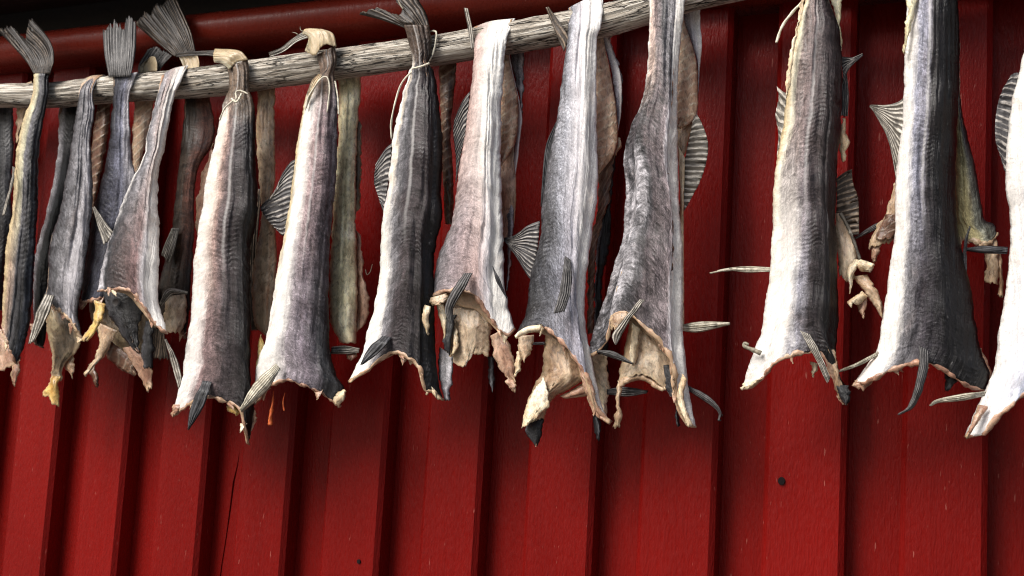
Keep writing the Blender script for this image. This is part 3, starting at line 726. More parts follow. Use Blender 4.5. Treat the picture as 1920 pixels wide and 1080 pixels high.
flap(fb, m4c, 'B 490,400 510,500 555,590 620,680 668,722', 'B 720,440 705,510 668,590 670,680 676,718', Y=-.185, name='skin_flap', mat2=FL_BROWN)
flap(fb, FL_TAN, 'B 480,580 470,720 405,830', 'B 570,620 500,740 420,824', Y=-.175)
flap(fb, FL_BROWN, 'B 480,690 550,780 640,836', 'B 540,670 630,740 662,822', Y=-.16, mat2=FL_TAN)
flap(fb, FL_PINK, 'B 590,700 670,830 712,905', 'B 650,690 725,780 735,890', Y=-.165)
flap(fb, m4c, 'B 700,570 688,700 692,790', 'B 738,570 745,680 735,800', Y=-.19, name='skin_flap')
flap(fb, FL_BROWN, 'B 425,780 440,840 460,890', 'B 455,770 470,830 475,885', Y=-.15)
flap(fb, FL_OLIVE, 'B 420,380 440,560 500,700', 'B 760,400 750,600 710,740', Y=-.14, name='belly_wall')
fin(fb, 'dorsal_fin', FIN_B, 'B 730,600 725,680 700,745', 'B 790,620 800,690 815,755', rays=8, Y=-.15)
hv = at(217, 567, -0.197)
vs = [hv + Vector((0, .002, 0))] + [hv + Vector((math.cos(a) * .009, -.001, math.sin(a) * .0075)) for a in [2 * math.pi * k / 16 for k in range(16)]]
mesh_obj('dark_hole', [v for v in vs], [(0, 1 + k, 1 + (k + 1) % 16) for k in range(16)], [M_DARK], fb, True)  # shallow dish, the hole's inner shade painted as near-black

# --- 5
f = fish(447, 150, 'wide tied fish, white left and dark right side, grey tail folded to a thin point')
m5 = skin('skin_white_dark', [(0, W_), (.18, (.75, .70, .65)), (.28, (.54, .45, .41)), (.36, (.33, .28, .27)), (.5, (.20, .175, .175)), (.75, (.12, .105, .105)), (1, K_)], [(0, W_), (.13, (.73, .70, .68)), (.22, (.40, .33, .32)), (.45, (.20, .175, .175)), (.72, (.10, .09, .09)), (1, K_)], lat=.45, seed=5.5, chev=.55, neck=((.12, .085, .06), .11))
body(f, [m5, FL_RIM], 'C 325,275 335,330 330,385 308,430 290,530 270,620 235,750 205,930 180,1080 D 155,250 145,450 115,600 106,720 82,790 60,905', 'C 425,232 432,300 432,385 455,450 461,700 470,880 462,1060 D 430,100 424,400 425,560 432,780 446,890 415,1038',
     'D 60,905 125,855 205,815 300,835 372,866 392,935 415,1038', bulge=.036)
fin(f, 'tail_fold', FL_DRY, 'C 335,285 300,255 262,248', 'C 426,236 385,195 265,185', T='C 335,285 370,250 426,236', B='C 262,248 258,215 265,185', rays=6, Y=-.208, Y1=-.2, bulge=.012, rag=2)
fin(f, 'tail_fin', FIN_T, 'C 300,190 200,195 75,205', 'C 300,225 190,215 78,222', rays=4, Y=-.2, rag=2)
pect(f, FIN_K, 'D 190,735 138,890 128,970', 'D 255,745 195,880 138,968', rays=4, Y=-.24)
pect(f, FIN_P, 'D 18,545 48,640 85,775', 'D 34,540 90,660 106,755', Y=-.19, rays=3)
flap(f, FL_YEL, 'D 320,850 318,880 350,895', 'D 372,860 378,880 362,905', Y=-.2)
flap(f, FL_PINK, 'D 375,890 385,950 412,1030', 'D 450,860 455,910 440,950', Y=-.185)
flap(f, FL_RIM, 'D 62,850 55,880 55,908', 'D 105,850 105,870 80,895', Y=-.2)
twine('short pale twine knotted on the neck of the wide white and dark fish', ('C 288,528 310,475 345,440 368,425 366,395 385,385 425,402', [-.232, -.236, -.236, -.23, -.228, -.226], .0016), ('C 345,425 370,440 395,400', [-.229, -.234, -.226], .0022))

# --- 5b
f = fish(495, 190, 'narrow brown fish hanging behind the pole between the two fish with folded tails', -0.12)
body(f, [FL_TAN, FL_BROWN], 'C 470,400 465,600 480,850 490,1000 D 440,200 445,470 500,530', 'C 556,400 552,600 555,800 545,900 D 550,150 537,330 512,530', bulge=.016, Y=-.125, Y1=-.125, ext=35)
fin(f, 'dorsal_fin', FIN_B, 'C 450,860 D 410,150 430,500', 'C 490,860 D 455,150 460,500', rays=4, Y=-.115, rag=3)

# --- 6
f = fish(613, 130, 'wide pale tied fish with yellowish folded tail and spread dorsal fin on its left')
m6 = skin('skin_pale_broad', [(0, C_), (.08, W_), (.25, W_), (.42, (.52, .45, .44)), (.62, (.36, .30, .30)), (.9, (.28, .25, .26)), (1, g(.34))], [(0, W_), (.2, W_), (.36, (.44, .41, .42)), (.55, (.34, .31, .33)), (.8, g(.17)), (1, D_)], lat=.5, seed=6.1, chev=.45, neck=((.11, .075, .055), .10))
body(f, [m6, FL_RIM], 'C 755,215 768,270 768,310 732,335 702,420 680,530 660,650 640,820 600,1080 D 560,170 520,420 500,540 458,650 446,740 443,850', 'C 848,165 852,240 840,310 858,400 855,600 850,800 822,1080 D 797,170 795,480 802,600 826,700 876,795 845,860',
     'D 443,850 500,775 590,735 690,765 755,795 808,830 845,860', bulge=.034)
fin(f, 'tail_fold', FL_DRY, 'C 685,112 715,132 698,195', 'C 782,88 836,110 852,172', T='C 685,112 700,88 782,88', B='C 698,195 745,214 790,165 852,172', rays=6, Y=-.208, bulge=.014, rag=2)
fin(f, 'tail_fin', FIN_P, 'C 700,95 650,128 580,182 525,205', 'C 722,128 660,152 600,196 530,222', rays=4, Y=-.2, rag=3)
tube('loose_ray', f, FIN_W, 'C 665,115 655,108 638,104', -.2, .0012, .6, n=12); tube('loose_ray', f, FIN_W, 'C 690,100 678,92 676,78', -.2, .0012, .6, n=12)
fin(f, 'dorsal_fin', FIN_D, 'C 655,715 625,735 585,800 570,860', 'C 612,1075 590,1085 570,1065', T='C 655,715 640,850 612,1075', B='C 570,860 530,910 484,948 520,1010 570,1065', rays=15, Y=-.185, rag=3)
fin(f, 'belly_fin', FL_CREAM, 'C 765,305 730,345 700,480', 'C 780,310 745,380 706,470', rays=3, Y=-.225)
pect(f, FIN_W, 'D 540,648 440,755 374,872', 'D 575,690 500,790 386,886', rays=6, Y=-.238, bulge=.008)
flap(f, FL_YEL, 'D 470,520 455,640 450,705', 'D 490,560 480,650 462,700', Y=-.18)
flap(f, FL_CREAM, 'D 868,778 830,800 815,835', 'D 878,790 870,825 842,862', Y=-.21)
flap(f, FL_PINK, 'D 448,780 440,820 443,845', 'D 520,770 490,810 455,846', Y=-.19)
tube('drip', f, M_ORANGE, 'D 535,785 530,850 522,900 519,948', -.185, .0008, -5.0, n=30)
tube('drip', f, M_ORANGE, 'D 588,795 580,840 585,880', -.185, .0007, -1.5, n=20)
twine('loose twine with long ends on the neck of the fish with yellowish tail', ('C 705,470 715,420 745,370 780,325 805,320 818,370 806,490', [-.225, -.232, -.232, -.23, -.232, -.236], .0015), ('C 862,500 858,420 845,340', [-.226, -.226, -.222], .0016))

# --- 6b
f = fish(655, 170, 'pale yellow gutted fish half hanging behind the pole with a ragged pink edge', -0.12)
m6b = flesh('yellow_olive_flank', (0.52, 0.46, 0.31), (0.70, 0.65, 0.47), (0.80, 0.76, 0.62), 0, 11, 0.15)
body(f, [m6b, FL_TAN], 'C 860,330 860,600 842,800 830,1080 D 802,200 802,450 850,560', 'C 972,335 955,560 945,800 945,1080 D 925,100 928,400 925,560', bulge=.022, Y=-.125, Y1=-.135, ext=40, T0=.5)
flap(f, FL_OLIVE, 'C 932,500 930,700 930,1000', 'C 968,540 972,680 965,950', Y=-.115, name='skin_edge')
flap(f, FL_PINK, 'D 922,30 925,300 918,500', 'D 945,50 965,270 985,370 965,470 930,502', Y=-.12)
pect(f, FIN_P, 'D 940,580 870,572 808,578', 'D 935,612 870,614 804,612', Y=-.15)
flap(f, FL_PINK, 'D 880,605 880,630 895,640', 'D 935,605 925,625 905,640', Y=-.14)
tube('loose_ray', f, FIN_W, 'D 968,215 975,240 990,225 1000,190', -.12, .0009, .3, n=16)

# --- 7
f = fish(790, 110, 'wide dark fish with pale left edge, brown forked tail above the pole, long twine')
m7 = skin('skin_dark_striped', [(0, W_), (.07, (.74, .70, .64)), (.13, g(.42)), (.24, g(.25)), (.40, (.19, .165, .165)), (.7, (.15, .125, .125)), (.85, (.10, .09, .09)), (1, K_)], [(0, W_), (.13, W_), (.22, g(.40)), (.34, (.20, .175, .175)), (.6, (.12, .105, .105)), (1, K_)], lat=.38, seed=7.2, chev=.6, neck=((.065, .045, .034), .08))
body(f, [m7, FL_RIM], 'E 300,120 335,250 343,320 328,345 300,450 260,600 240,750 225,900 195,1080 F 235,300 205,480 180,560 150,680 85,812', 'E 425,120 436,250 425,312 447,345 480,580 490,700 482,900 485,1050 F 500,200 500,400 505,650 520,800 540,900',
     'F 85,812 165,762 245,700 310,668 370,695 425,740 455,850 490,862 540,900', bulge=.036, T0=.5)
fin(f, 'tail_fin', FIN_T, 'E 302,132 262,118 180,92 88,70', 'E 424,132 410,70 372,0 345,-60', B='E 88,70 175,38 225,64 282,70 295,40 270,10 245,-60 345,-60', rays=12, Y=-.203, Y1=-.19, bulge=.014, rag=5)
tube('loose_ray', f, FIN_W, 'E 300,45 280,15 275,-10', -.21, .002, .3, n=12)
fin(f, 'dorsal_fin', FIN_D, 'E 246,690 215,715 165,790', 'E 205,1030 198,1010 190,985', T='E 246,690 230,850 205,1030', B='E 165,790 158,880 175,940 190,985', rays=13, Y=-.185, rag=3)
pect(f, FIN_K, 'F 240,588 175,660 142,730', 'F 305,600 235,672 155,730', rays=3, Y=-.236)
flap(f, FL_CREAM, 'F 425,750 440,820 455,872', 'F 455,760 500,840 540,903', B='F 455,872 480,855 540,903', Y=-.2)
flap(f, FL_PINK, 'F 250,690 170,750 85,818', 'F 320,672 230,725 120,790', Y=-.19)
twine('long twine hanging left of the dark fish with the brown forked tail', ('E 428,152 455,150 458,180 440,262 405,312 350,338 292,400 258,500 240,600 243,672', [-.19, -.2, -.215, -.225, -.23, -.234, -.228, -.225, -.225], .0017), ('E 344,330 380,322 425,305', [-.226, -.232, -.228], .0019))

# --- 7b
f = fish(838, 140, 'dark brown strip behind the pole between the dark tied fish and pinkish white fish', -0.12)
body(f, [FL_BROWN, FL_BROWN], 'E 470,320 480,600 490,850 500,1080', 'E 556,320 532,560 527,650 540,850 540,1080', bulge=.012, Y=-.125, Y1=-.125, ext=35)
flap(f, FL_OLIVE, 'E 500,860 505,960 515,1010', 'E 520,900 530,960 525,1010', Y=-.15)

# --- 8
f = fish(920, 60, 'pinkish white fish draped over the pole, belly open below, grey strap fin over the opening')
m8 = skin('skin_pinkish_white', [(0, (.58, .49, .46)), (.3, (.68, .62, .59)), (.55, W_), (1, (.8, .79, .77))], [(0, g(.36)), (.25, (.48, .43, .43)), (.5, (.58, .50, .48)), (.7, g(.70)), (.8, W_), (1, W_)], seed=8.3, chev=.5, mott=.45)
body(f, [m8, FL_RIM], 'E 640,130 640,250 626,420 600,620 570,800 530,1080 F 520,200 482,375 442,445', 'E 838,88 800,180 786,300 770,600 775,1000 F 832,100 836,300 852,420 887,558',
     'F 442,445 505,392 590,368 650,372 700,402 750,475 815,562 850,582 887,558', T='E 640,130 720,102 838,88', bulge=.028, wrap=True, BB='F 445,440 505,420 590,430 650,450 700,460 750,505 815,572 850,582 885,556')
fin(f, 'tail_stub', FIN_P, 'E 593,38 610,130 628,240', 'E 610,40 632,140 645,230', rays=2, Y=-.2, rag=0)
flap(f, FL_CREAM, 'F 452,440 434,520 466,585', 'F 484,450 472,520 476,582', Y=-.212)
flap(f, FL_TAN, 'F 470,410 480,440 520,445', 'F 560,385 570,410 550,425', Y=-.205)
pect(f, FIN_G, 'F 630,290 570,400 550,470 572,525', 'F 697,286 632,390 592,460 590,532', rays=4, Y=-.236)
pect(f, FIN_K, 'F 778,252 800,330 845,405', 'F 786,258 830,350 852,412', rays=2, Y=-.226)
flap(f, FL_PALE, 'F 505,420 560,540 562,650 528,765', 'F 790,470 772,600 762,692', B='F 528,765 575,715 635,742 690,680 762,692', Y=-.168, name='belly_wall', bulge=.016, mat2=m8, rag=6)
flap(f, m4c, 'F 558,490 545,600 545,660', 'F 612,490 585,590 580,680', Y=-.19, name='skin_flap')
flap(f, FL_CREAM, 'F 590,540 582,640 575,690', 'F 612,560 616,640 600,665', Y=-.186)
flap(f, FL_CREAM, 'F 508,440 530,520 548,640', 'F 545,440 560,500 556,600', Y=-.186)
flap(f, m2, 'F 525,645 520,770 552,902', 'F 592,690 588,780 572,902', Y=-.18, name='skin_flap', mat2=FL_CREAM)
flap(f, FL_PINK, 'F 770,590 790,700 845,785 890,818', 'F 832,560 878,680 890,810', Y=-.18)
flap(f, FL_RIM, 'F 845,785 850,820 880,858', 'F 885,800 892,820 895,855', Y=-.182)
flap(f, FL_RIB, 'E 775,285 765,500 768,795', 'E 808,285 832,380 852,480 842,680 775,797', Y=-.145, Y1=-.155, name='ribbed_half', ext=30, bulge=.01, edge=.8)
flap(f, FL_PINK, 'E 765,770 770,1080 F 825,150', 'E 832,700 842,900 834,1080 F 852,110', Y=-.14, name='inner_flap', edge=1)
flap(f, m8, 'E 806,285 842,450 850,520 830,780', 'E 815,285 872,560 866,640 842,850', Y=-.135, Y1=-.14, name='back_half', ext=30, bulge=.004, edge=.8)
flap(f, m2, 'E 818,285 862,500 868,560', 'E 882,285 878,460 872,600', Y=-.125, name='back_skin', ext=30, bulge=.004)
flap(f, m2, 'F 848,-60 852,200 848,350', 'F 885,-60 875,200 852,372', Y=-.14, name='back_skin')
fin(f, 'dorsal_fin', FIN_D, 'E 620,440 590,480 545,575', 'E 560,830 556,870 552,890', T='E 620,440 600,620 560,830', B='E 545,575 540,640 552,760 552,890', rays=14, Y=-.175, rag=3)
flap(f, FIN_K, 'F 755,690 760,760 775,850', 'F 790,690 795,780 785,860', Y=-.15, name='dark_fin')

# --- 9
f = fish(1095, 40, 'speckled silver grey fish draped over the pole, dark tipped cone of flesh hanging below')
m9 = skin('skin_speckled', [(0, g(.3)), (.15, (.52, .52, .54)), (.45, g(.70)), (.75, W_), (1, (.82, .81, .8))], [(0, g(.14)), (.15, (.36, .36, .38)), (.45, (.52, .51, .54)), (.62, (.48, .47, .50)), (.76, W_), (1, W_)], seed=9.7, chev=.1, mott=.5, speck=.6)
body(f, [m9, FL_RIM], 'G 322,40 320,170 300,320 270,560 225,800 195,1000 H 180,60 132,250 115,400 66,512', 'G 492,-30 484,100 462,200 460,600 465,900 H 420,30 390,250 386,450 412,600 468,850 502,912',
     'H 66,512 120,480 190,470 250,515 300,565 358,645 408,735 440,850 502,912', T='G 322,40 360,18 410,-5 492,-30', bulge=.030, wrap=True, BB='H 66,505 120,490 190,500 250,540 300,590 358,655 408,740 440,850 500,908')
fin(f, 'tail_stub', FIN_B, 'G 213,35 248,125 302,250', 'G 228,33 290,120 330,180', rays=2, Y=-.2, rag=0)
flap(f, FL_CREAM, 'H 64,515 110,478 190,468', 'H 66,525 120,500 180,490', Y=-.22)
flap(f, FL_TAN, 'H 78,515 80,580 100,632', 'H 150,510 135,590 112,622', Y=-.205)
flap(f, FL_CREAM, 'H 75,585 60,640 60,700', 'H 92,590 92,650 72,695', Y=-.2)
flap(f, FL_TAN, 'H 205,500 185,680 130,790 105,900', 'H 345,580 385,705 300,765 222,820 192,905', Y=-.172, name='belly_wall', bulge=.022, mat2=m9)
flap(f, FL_CREAM, 'H 190,705 120,820 92,940', 'H 200,720 222,825 190,870 150,900', Y=-.196, rag=6)
flap(f, m4c, 'H 108,885 118,975 152,1014', 'H 192,895 186,965 166,1014', Y=-.185, name='skin_flap', mat2=FL_RIM)
flap(f, FL_PINK, 'H 275,795 330,760 390,720', 'H 290,800 380,790 410,775', Y=-.165)
flap(f, FL_PINK, 'H 350,640 375,740 430,880 500,918', 'H 400,690 440,800 470,880 502,908', Y=-.195)
pect(f, FIN_G, 'H 285,140 270,300 238,412', 'H 326,170 322,300 292,402', rays=5, Y=-.238)
pect(f, FIN_G, 'H 485,755 580,750 675,770', 'H 485,788 590,792 668,776', Y=-.15)
pect(f, FIN_K, 'H 145,545 200,543', 'H 145,556 200,552', Y=-.18, rays=2)
fin(f, 'dorsal_fin', FIN_D, 'H 178,-15 120,8 60,55 14,66', 'H 140,262 120,238 60,140 20,82', T='H 178,-15 165,120 140,262', B='H 14,66 12,74 20,82', rays=13, Y=-.18, rag=1)
fin(f, 'dorsal_fin', FIN_K, 'G 262,590 215,700 195,900 190,990', 'G 275,590 235,800 205,1000', rays=4, Y=-.185)
flap(f, FL_RIB, 'G 450,180 450,500 455,835', 'G 492,180 522,330 562,600 548,735 470,832', Y=-.145, Y1=-.155, name='ribbed_half', ext=30, bulge=.012, edge=.8)
flap(f, m9, 'G 490,185 530,350 560,610', 'G 515,180 577,370 577,560 564,625', Y=-.135, name='back_half', ext=30, bulge=.004, edge=.8)
flap(f, m3, 'G 505,200 540,330 570,520', 'G 525,200 582,380 576,560', Y=-.127, name='back_skin', ext=30, bulge=.003)
flap(f, FL_CREAM, 'G 555,660 550,700 540,740', 'G 576,665 574,700 552,750', Y=-.14)
flap(f, FL_BROWN, 'G 462,820 465,1000 H 405,100 395,500', 'G 545,740 520,960 H 440,100 425,500', Y=-.14, name='inner_flap')
flap(f, m1b, 'G 545,740 505,960 H 440,80 430,300 424,520 414,600 430,750 470,885', 'G 556,740 530,960 H 500,80 462,300 490,600 488,800 482,895', Y=-.13, name='back_half_lower', mat2=FL_CREAM)
flap(f, FL_CREAM, 'H 412,600 420,700 455,870', 'H 490,600 492,750 482,890', Y=-.136, name='back_flap')
flap(f, FIN_K, 'H 420,850 425,930 440,990', 'H 450,850 458,930 452,985', Y=-.12, name='dark_fin')
tube('loose_ray', f, FIN_W, 'G 515,190 540,170 578,162', -.14, .0013, .3, n=14)

# --- 10
f = fish(1248, 20, 'draped fish with white edges and mottled brown middle, rounded ribbed fin on its right side')
m10 = skin('skin_mottled', [(0, W_), (.07, (.66, .58, .53)), (.16, (.40, .35, .34)), (.4, g(.25)), (.58, g(.31)), (.74, g(.56)), (.84, W_), (1, W_)], [(0, g(.5)), (.05, g(.22)), (.14, (.25, .225, .225)), (.38, (.31, .28, .28)), (.52, (.42, .38, .38)), (.62, g(.68)), (.72, W_), (1, W_)], seed=10.9, chev=.8, mott=.9, speck=.5, mix_t=(.14, .42))
body(f, [m10, FL_RIM], 'G 715,-60 715,60 710,200 705,300 680,480 620,620 590,760 600,900 590,1080 H 560,60 510,220 480,330 415,520 404,605', 'G 890,-60 880,60 865,200 850,420 850,700 860,1060 H 835,100 835,500 850,640 862,760 896,934',
     'H 404,605 448,580 485,530 512,425 575,408 640,455 735,545 795,660 800,790 845,915 896,934', bulge=.030, Y=-.203, BB='H 404,600 448,580 485,540 520,455 575,440 640,480 735,560 795,665 802,790 845,910 894,930')
flap(f, FL_TAN, 'H 500,420 500,450 505,478', 'H 580,400 590,430 550,480', Y=-.215)
pect(f, FIN_P, 'H 630,345 560,440 508,512 522,552', 'H 668,350 595,440 545,530 530,556', rays=3, Y=-.24)
flap(f, FL_PALE, 'H 590,430 560,600 535,735', 'H 740,540 795,640 785,790', B='H 535,735 640,690 700,715 785,790', Y=-.168, name='belly_wall', bulge=.018, mat2=m10, rag=5)
flap(f, FL_TAN, 'H 532,720 525,850 513,935', 'H 556,725 546,850 549,938', Y=-.172)
flap(f, FL_CREAM, 'H 605,455 595,560 598,645', 'H 635,475 630,580 612,652', Y=-.19)
flap(f, m4c, 'H 745,650 755,740 800,830', 'H 830,640 830,740 812,830', Y=-.18, name='skin_flap', mat2=FL_PINK)
flap(f, FL_CREAM, 'H 832,690 805,800 852,922', 'H 852,710 842,820 884,932', Y=-.208)
flap(f, FL_TAN, 'H 545,720 640,685 760,760', 'H 545,750 640,715 740,765', Y=-.175)
pect(f, FIN_W, 'H 795,465 900,452 950,450 1052,455', 'H 795,490 900,498 990,478 1052,462', Y=-.17)
pect(f, FIN_G, 'H 855,735 960,800 1010,865 1002,905', 'H 868,775 960,830 1000,868 998,905', Y=-.175, rays=4)
tube('loose_ray', f, FIN_G, 'H 1003,868 1018,880 1000,892 1012,905 995,900', -.175, .001, .3, n=20)
pect(f, FIN_G, 'H 442,578 520,588 608,642', 'H 438,592 500,612 602,644', Y=-.2, rays=3)
flap(f, FL_RIB, 'G 850,95 845,420 845,610', 'G 882,95 930,250 947,350 937,560 862,612', Y=-.145, Y1=-.155, name='ribbed_half', ext=40, bulge=.012, edge=.8)
flap(f, FL_TAN, 'G 845,600 850,720 862,810', 'G 932,575 892,720 874,805', Y=-.15, name='inner_flap')
flap(f, m9, 'G 882,95 945,320 932,575', 'G 960,130 967,200 952,400 944,565', Y=-.135, name='back_half', ext=40, bulge=.004, edge=.8)
fin(f, 'dorsal_fin', FIN_P, 'G 925,575 935,560 948,556', 'G 855,1030 862,1035 872,1032', T='G 925,575 880,800 855,1030', B='G 948,556 985,640 997,720 975,830 920,950 872,1032', rays=17, Y=-.16, rag=3)
flap(f, FL_CREAM, 'G 850,700 862,1000 H 810,60 805,470', 'G 885,760 880,1000 H 840,60 842,470', Y=-.165, name='belly_edge', edge=1)
flap(f, FIN_K, 'H 795,800 798,870 806,925', 'H 812,800 820,870 818,925', Y=-.13, name='dark_fin')

# --- 11
f = fish(1540, -45, 'wide striped fish with white left flank, thin fin pointing left, cream shreds at right')
m11 = skin('skin_herringbone', [(0, C_), (.10, (.74, .72, .64)), (.18, (.40, .36, .34)), (.42, (.36, .31, .30)), (.52, (.22, .19, .185)), (.85, (.17, .145, .14)), (1, (.12, .10, .10))], [(0, W_), (.30, W_), (.42, (.46, .45, .47)), (.55, (.15, .13, .13)), (.75, D_), (1, K_)], lat=.46, seed=11.3, chev=.75)
body(f, [m11, FL_RIM], 'I 560,-130 540,0 492,180 470,280 450,430 440,560 397,800 385,950 385,1080 J 345,100 335,300 312,430 290,600 240,730 190,890', 'I 640,-130 655,0 700,130 715,260 715,500 702,700 690,900 685,1080 J 670,100 675,300 682,500 672,690 690,830 735,895 722,968',
     'J 190,890 270,862 350,765 430,722 520,702 570,700 610,730 650,810 690,940 722,968', bulge=.038, T0=.5)
flap(f, m6b, 'I 655,-40 700,150 710,235', 'I 718,-40 712,100 716,240', Y=-.17, name='belly_edge')
flap(f, FL_CREAM, 'I 525,-10 480,200 455,330 445,460', 'I 540,-10 495,180 475,330 452,460', Y=-.225, name='belly_edge', solid=.0015, bulge=.003, wv=.003)
fin(f, 'dorsal_fin', FIN_P, 'I 450,450 430,440 402,416', 'I 425,770 410,770 402,755', T='I 450,450 440,600 425,770', B='I 402,416 412,470 396,550 410,640 402,755', rays=8, Y=-.18)
fin(f, 'dorsal_fin', FIN_D, 'I 712,272 765,276 818,260', 'I 725,410 745,340 818,266', rays=7, Y=-.175, rag=1)
fin(f, 'dorsal_fin', FIN_D, 'I 715,380 710,460 708,560', 'I 742,360 750,460 745,560', rays=4, Y=-.175)
flap(f, FL_CREAM, 'I 715,570 705,680 715,775', 'I 732,570 748,690 725,780', Y=-.18, edge=5)
fin(f, 'anal_fin', FIN_B, 'I 690,860 730,830 765,815', 'I 680,1140 740,1140 800,1130', T='I 690,860 690,1000 680,1140', B='I 765,815 770,880 795,960 800,1130', rays=11, Y=-.16, rag=5)
flap(f, FL_PALE, 'J 660,0 678,200 680,310', 'J 690,0 740,110 772,180 758,335', B='J 680,310 720,345 758,335', Y=-.17, name='belly_wall')
flap(f, FL_CREAM, 'J 745,230 722,300 736,402', 'J 790,235 758,320 742,392', Y=-.175, bulge=.012)
flap(f, FL_CREAM, 'J 765,245 785,290 830,296', 'J 795,232 862,258 848,290', Y=-.178, bulge=.012)
flap(f, FL_TAN, 'J 750,320 825,420 900,534', 'J 830,310 885,410 907,500', Y=-.168, bulge=.012)
flap(f, FL_CREAM, 'J 800,392 728,445 735,468', 'J 828,420 800,455 775,465', Y=-.18, bulge=.01)
flap(f, FL_PINK, 'J 770,455 785,490 805,526', 'J 830,410 820,470 812,522', Y=-.17)
tube('loose_ray', f, FIN_P, 'J 690,0 730,70 765,160 790,235', -.18, .003, .2, n=30)
pect(f, FIN_W, 'J 345,266 200,268 130,276 28,300', 'J 345,302 210,300 140,292 34,304', Y=-.17, rays=4)
tube('pectoral_fin', f, FIN_W, 'J 288,708 240,688 205,672 205,658 225,664', -.215, .0042, .4, n=24)
pect(f, FIN_P, 'J 472,588 555,720 622,860', 'J 552,618 602,735 640,835', rays=5, Y=-.245)
flap(f, FL_TAN, 'J 590,690 640,800 690,945', 'J 660,690 690,820 705,880', Y=-.21)
flap(f, m4c, 'J 672,870 685,930 712,965', 'J 730,870 742,920 728,960', Y=-.215, name='skin_flap')
flap(f, FL_CREAM, 'J 540,750 540,800 550,825', 'J 580,760 575,790 555,825', Y=-.19)
flap(f, FL_CREAM, 'J 200,860 192,880 190,893', 'J 290,835 270,860 225,885', Y=-.208)
twine('frayed pale twine end hanging free at the upper left of the wide striped fish', ('I 545,-40 525,10 490,45 430,125 400,206', [-.2, -.215, -.215, -.215], .0023))

# --- 12
f = fish(1750, -80, 'largest fish, left half bright white and right half black, hooked ribbed fin at left')
m12 = skin('skin_half_black', [(0, W_), (.16, W_), (.27, (.46, .46, .50)), (.42, (.38, .37, .40)), (.50, (.11, .095, .095)), (.75, (.055, .048, .048)), (1, (.012, .011, .012))], [(0, W_), (.15, W_), (.26, g(.38)), (.42, (.18, .165, .175)), (.65, (.07, .063, .068)), (1, K_)], lat=.44, seed=12.6, chev=.4)
body(f, [m12, FL_RIM], 'K 380,-220 365,0 352,220 345,450 340,600 315,780 305,920 L 290,80 276,180 260,300 230,500 210,620 160,700 98,785', 'K 600,-220 607,0 616,200 610,450 600,700 596,980 L 580,60 600,180 640,350 660,500 690,650 728,740 705,812',
     'L 98,785 165,775 240,735 330,700 440,690 520,722 580,765 640,800 705,812', bulge=.042, T0=.6)
flap(f, m6b, 'K 362,-60 358,100 345,250', 'K 430,-60 400,60 352,240', Y=-.225, name='belly_edge', bulge=.004)
fin(f, 'dorsal_fin', FIN_P, 'K 355,455 330,485 280,503 186,508', 'K 310,880 290,760 262,650 192,518', T='K 355,455 345,650 310,880', B='K 186,508 180,513 192,518', rays=12, Y=-.195, rag=0)
pect(f, FIN_G, 'L 388,600 398,700 352,885 303,925', 'L 455,640 445,720 382,888 310,928', rays=5, Y=-.25, bulge=.007)
pect(f, FIN_W, 'L 215,630 120,685 10,730', 'L 205,665 100,712 10,738', Y=-.2, rays=4)
flap(f, FL_RIM, 'L 98,770 100,800 120,812', 'L 190,750 185,780 150,812', Y=-.195)
flap(f, FIN_K, 'L 515,730 520,770 520,808', 'L 590,760 560,790 530,808', Y=-.18, name='skin_flap')
flap(f, FL_PINK, 'L 680,620 700,700 715,760', 'L 700,650 735,720 728,770', Y=-.17)
pect(f, FIN_K, 'L 632,58 610,120 590,300', 'L 640,62 622,150 622,300', Y=-.19, rays=4)
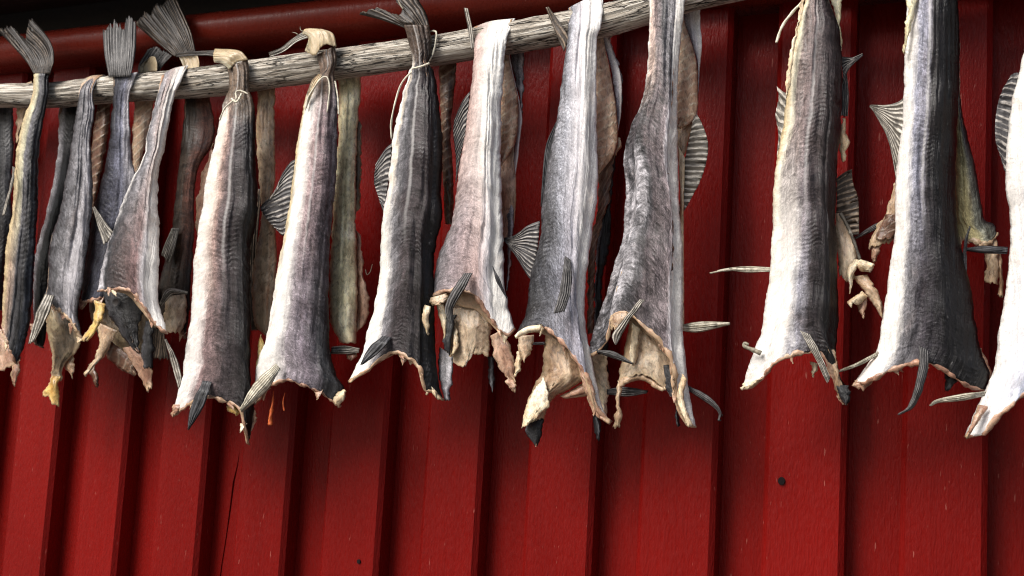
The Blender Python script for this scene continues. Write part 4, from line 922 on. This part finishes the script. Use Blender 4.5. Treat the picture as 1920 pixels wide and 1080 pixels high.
# --- 12b behind, left and right of it
fb = fish(1640, 380, 'torn brown fish corner with a thin fin showing left of the half black fish', -0.14)
flap(fb, FL_TAN, 'K 300,880 255,1040 215,1085 L 165,160', 'K 330,900 330,1060 L 300,75 275,132', Y=-.15, mat2=FL_BROWN, name='body')
flap(fb, FL_BROWN, 'L 245,5 215,80 200,120', 'L 310,0 310,80 285,120', Y=-.158)
flap(fb, FL_PINK, 'L 172,150 180,190 192,220', 'L 230,140 215,190 200,220', Y=-.145)
pect(fb, FIN_G, 'L 250,22 180,58 104,110', 'L 250,50 190,82 108,118', Y=-.145, rays=4)
fb = fish(1815, 250, 'pale green fish half with dark outer edge showing right of the half black fish', -0.13)
m12b = skin('skin_green_pale', [(0, (.46, .44, .30)), (.5, (.42, .42, .32)), (.75, g(.3)), (1, K_)], [(0, (.58, .54, .38)), (.5, (.60, .56, .40)), (.75, (.4, .4, .35)), (1, g(.12))], seed=13.1, chev=.1)
body(fb, [m12b, FL_TAN], 'K 595,200 595,480 590,1080 L 560,60 565,108', 'K 612,200 625,520 690,800 738,1060 L 745,50 762,92', 'L 565,108 640,122 705,140 740,120 762,92', bulge=.018, Y=-.125, Y1=-.14)
flap(fb, FL_TAN, 'L 705,120 708,220 708,318', 'L 755,100 768,220 762,328', Y=-.135)
flap(fb, FL_TAN, 'L 755,180 765,300 765,375', 'L 778,190 790,300 788,385', Y=-.13)
pect(fb, FIN_K, 'L 615,157 700,152 810,160', 'L 615,174 700,182 806,186', Y=-.17, rays=4)

# --- 13
f = fish(1990, -110, 'bright white fish cut off by the right picture edge, dark ribbed fin at left')
m13 = skin('skin_bright_white', [(0, W_), (.5, W_), (1, (.4, .4, .43))], [(0, W_), (.25, (.72, .72, .74)), (.45, (.6, .62, .68)), (.7, (.3, .3, .33)), (1, D_)], seed=13.9, chev=.15, salt=.5)
body(f, [m13, FL_RIM], 'K 1000,-300 960,60 926,240 900,350 870,480 842,700 838,900 L 822,60 812,250 790,400 762,560 748,700 680,870 610,1026', 'K 1220,-300 1260,200 1270,600 1270,1080 L 1260,250 1280,500 1320,750 1300,960',
     'L 610,1026 690,1020 755,945 830,880 910,815 1020,790 1120,830 1220,920 1300,960', bulge=.042, T0=.6)
fin(f, 'dorsal_fin', FIN_D, 'K 905,350 880,352 862,366', 'K 838,830 830,820 822,780', T='K 905,350 868,520 838,830', B='K 862,366 815,450 790,560 790,680 822,780', rays=14, Y=-.19, rag=3)
pect(f, FIN_W, 'L 715,812 560,838 470,862 448,885', 'L 700,848 580,866 490,874 455,886', Y=-.225, rays=4)
flap(f, FL_RIM, 'L 680,880 640,960 610,1028', 'L 720,890 660,985 630,1026', Y=-.215)
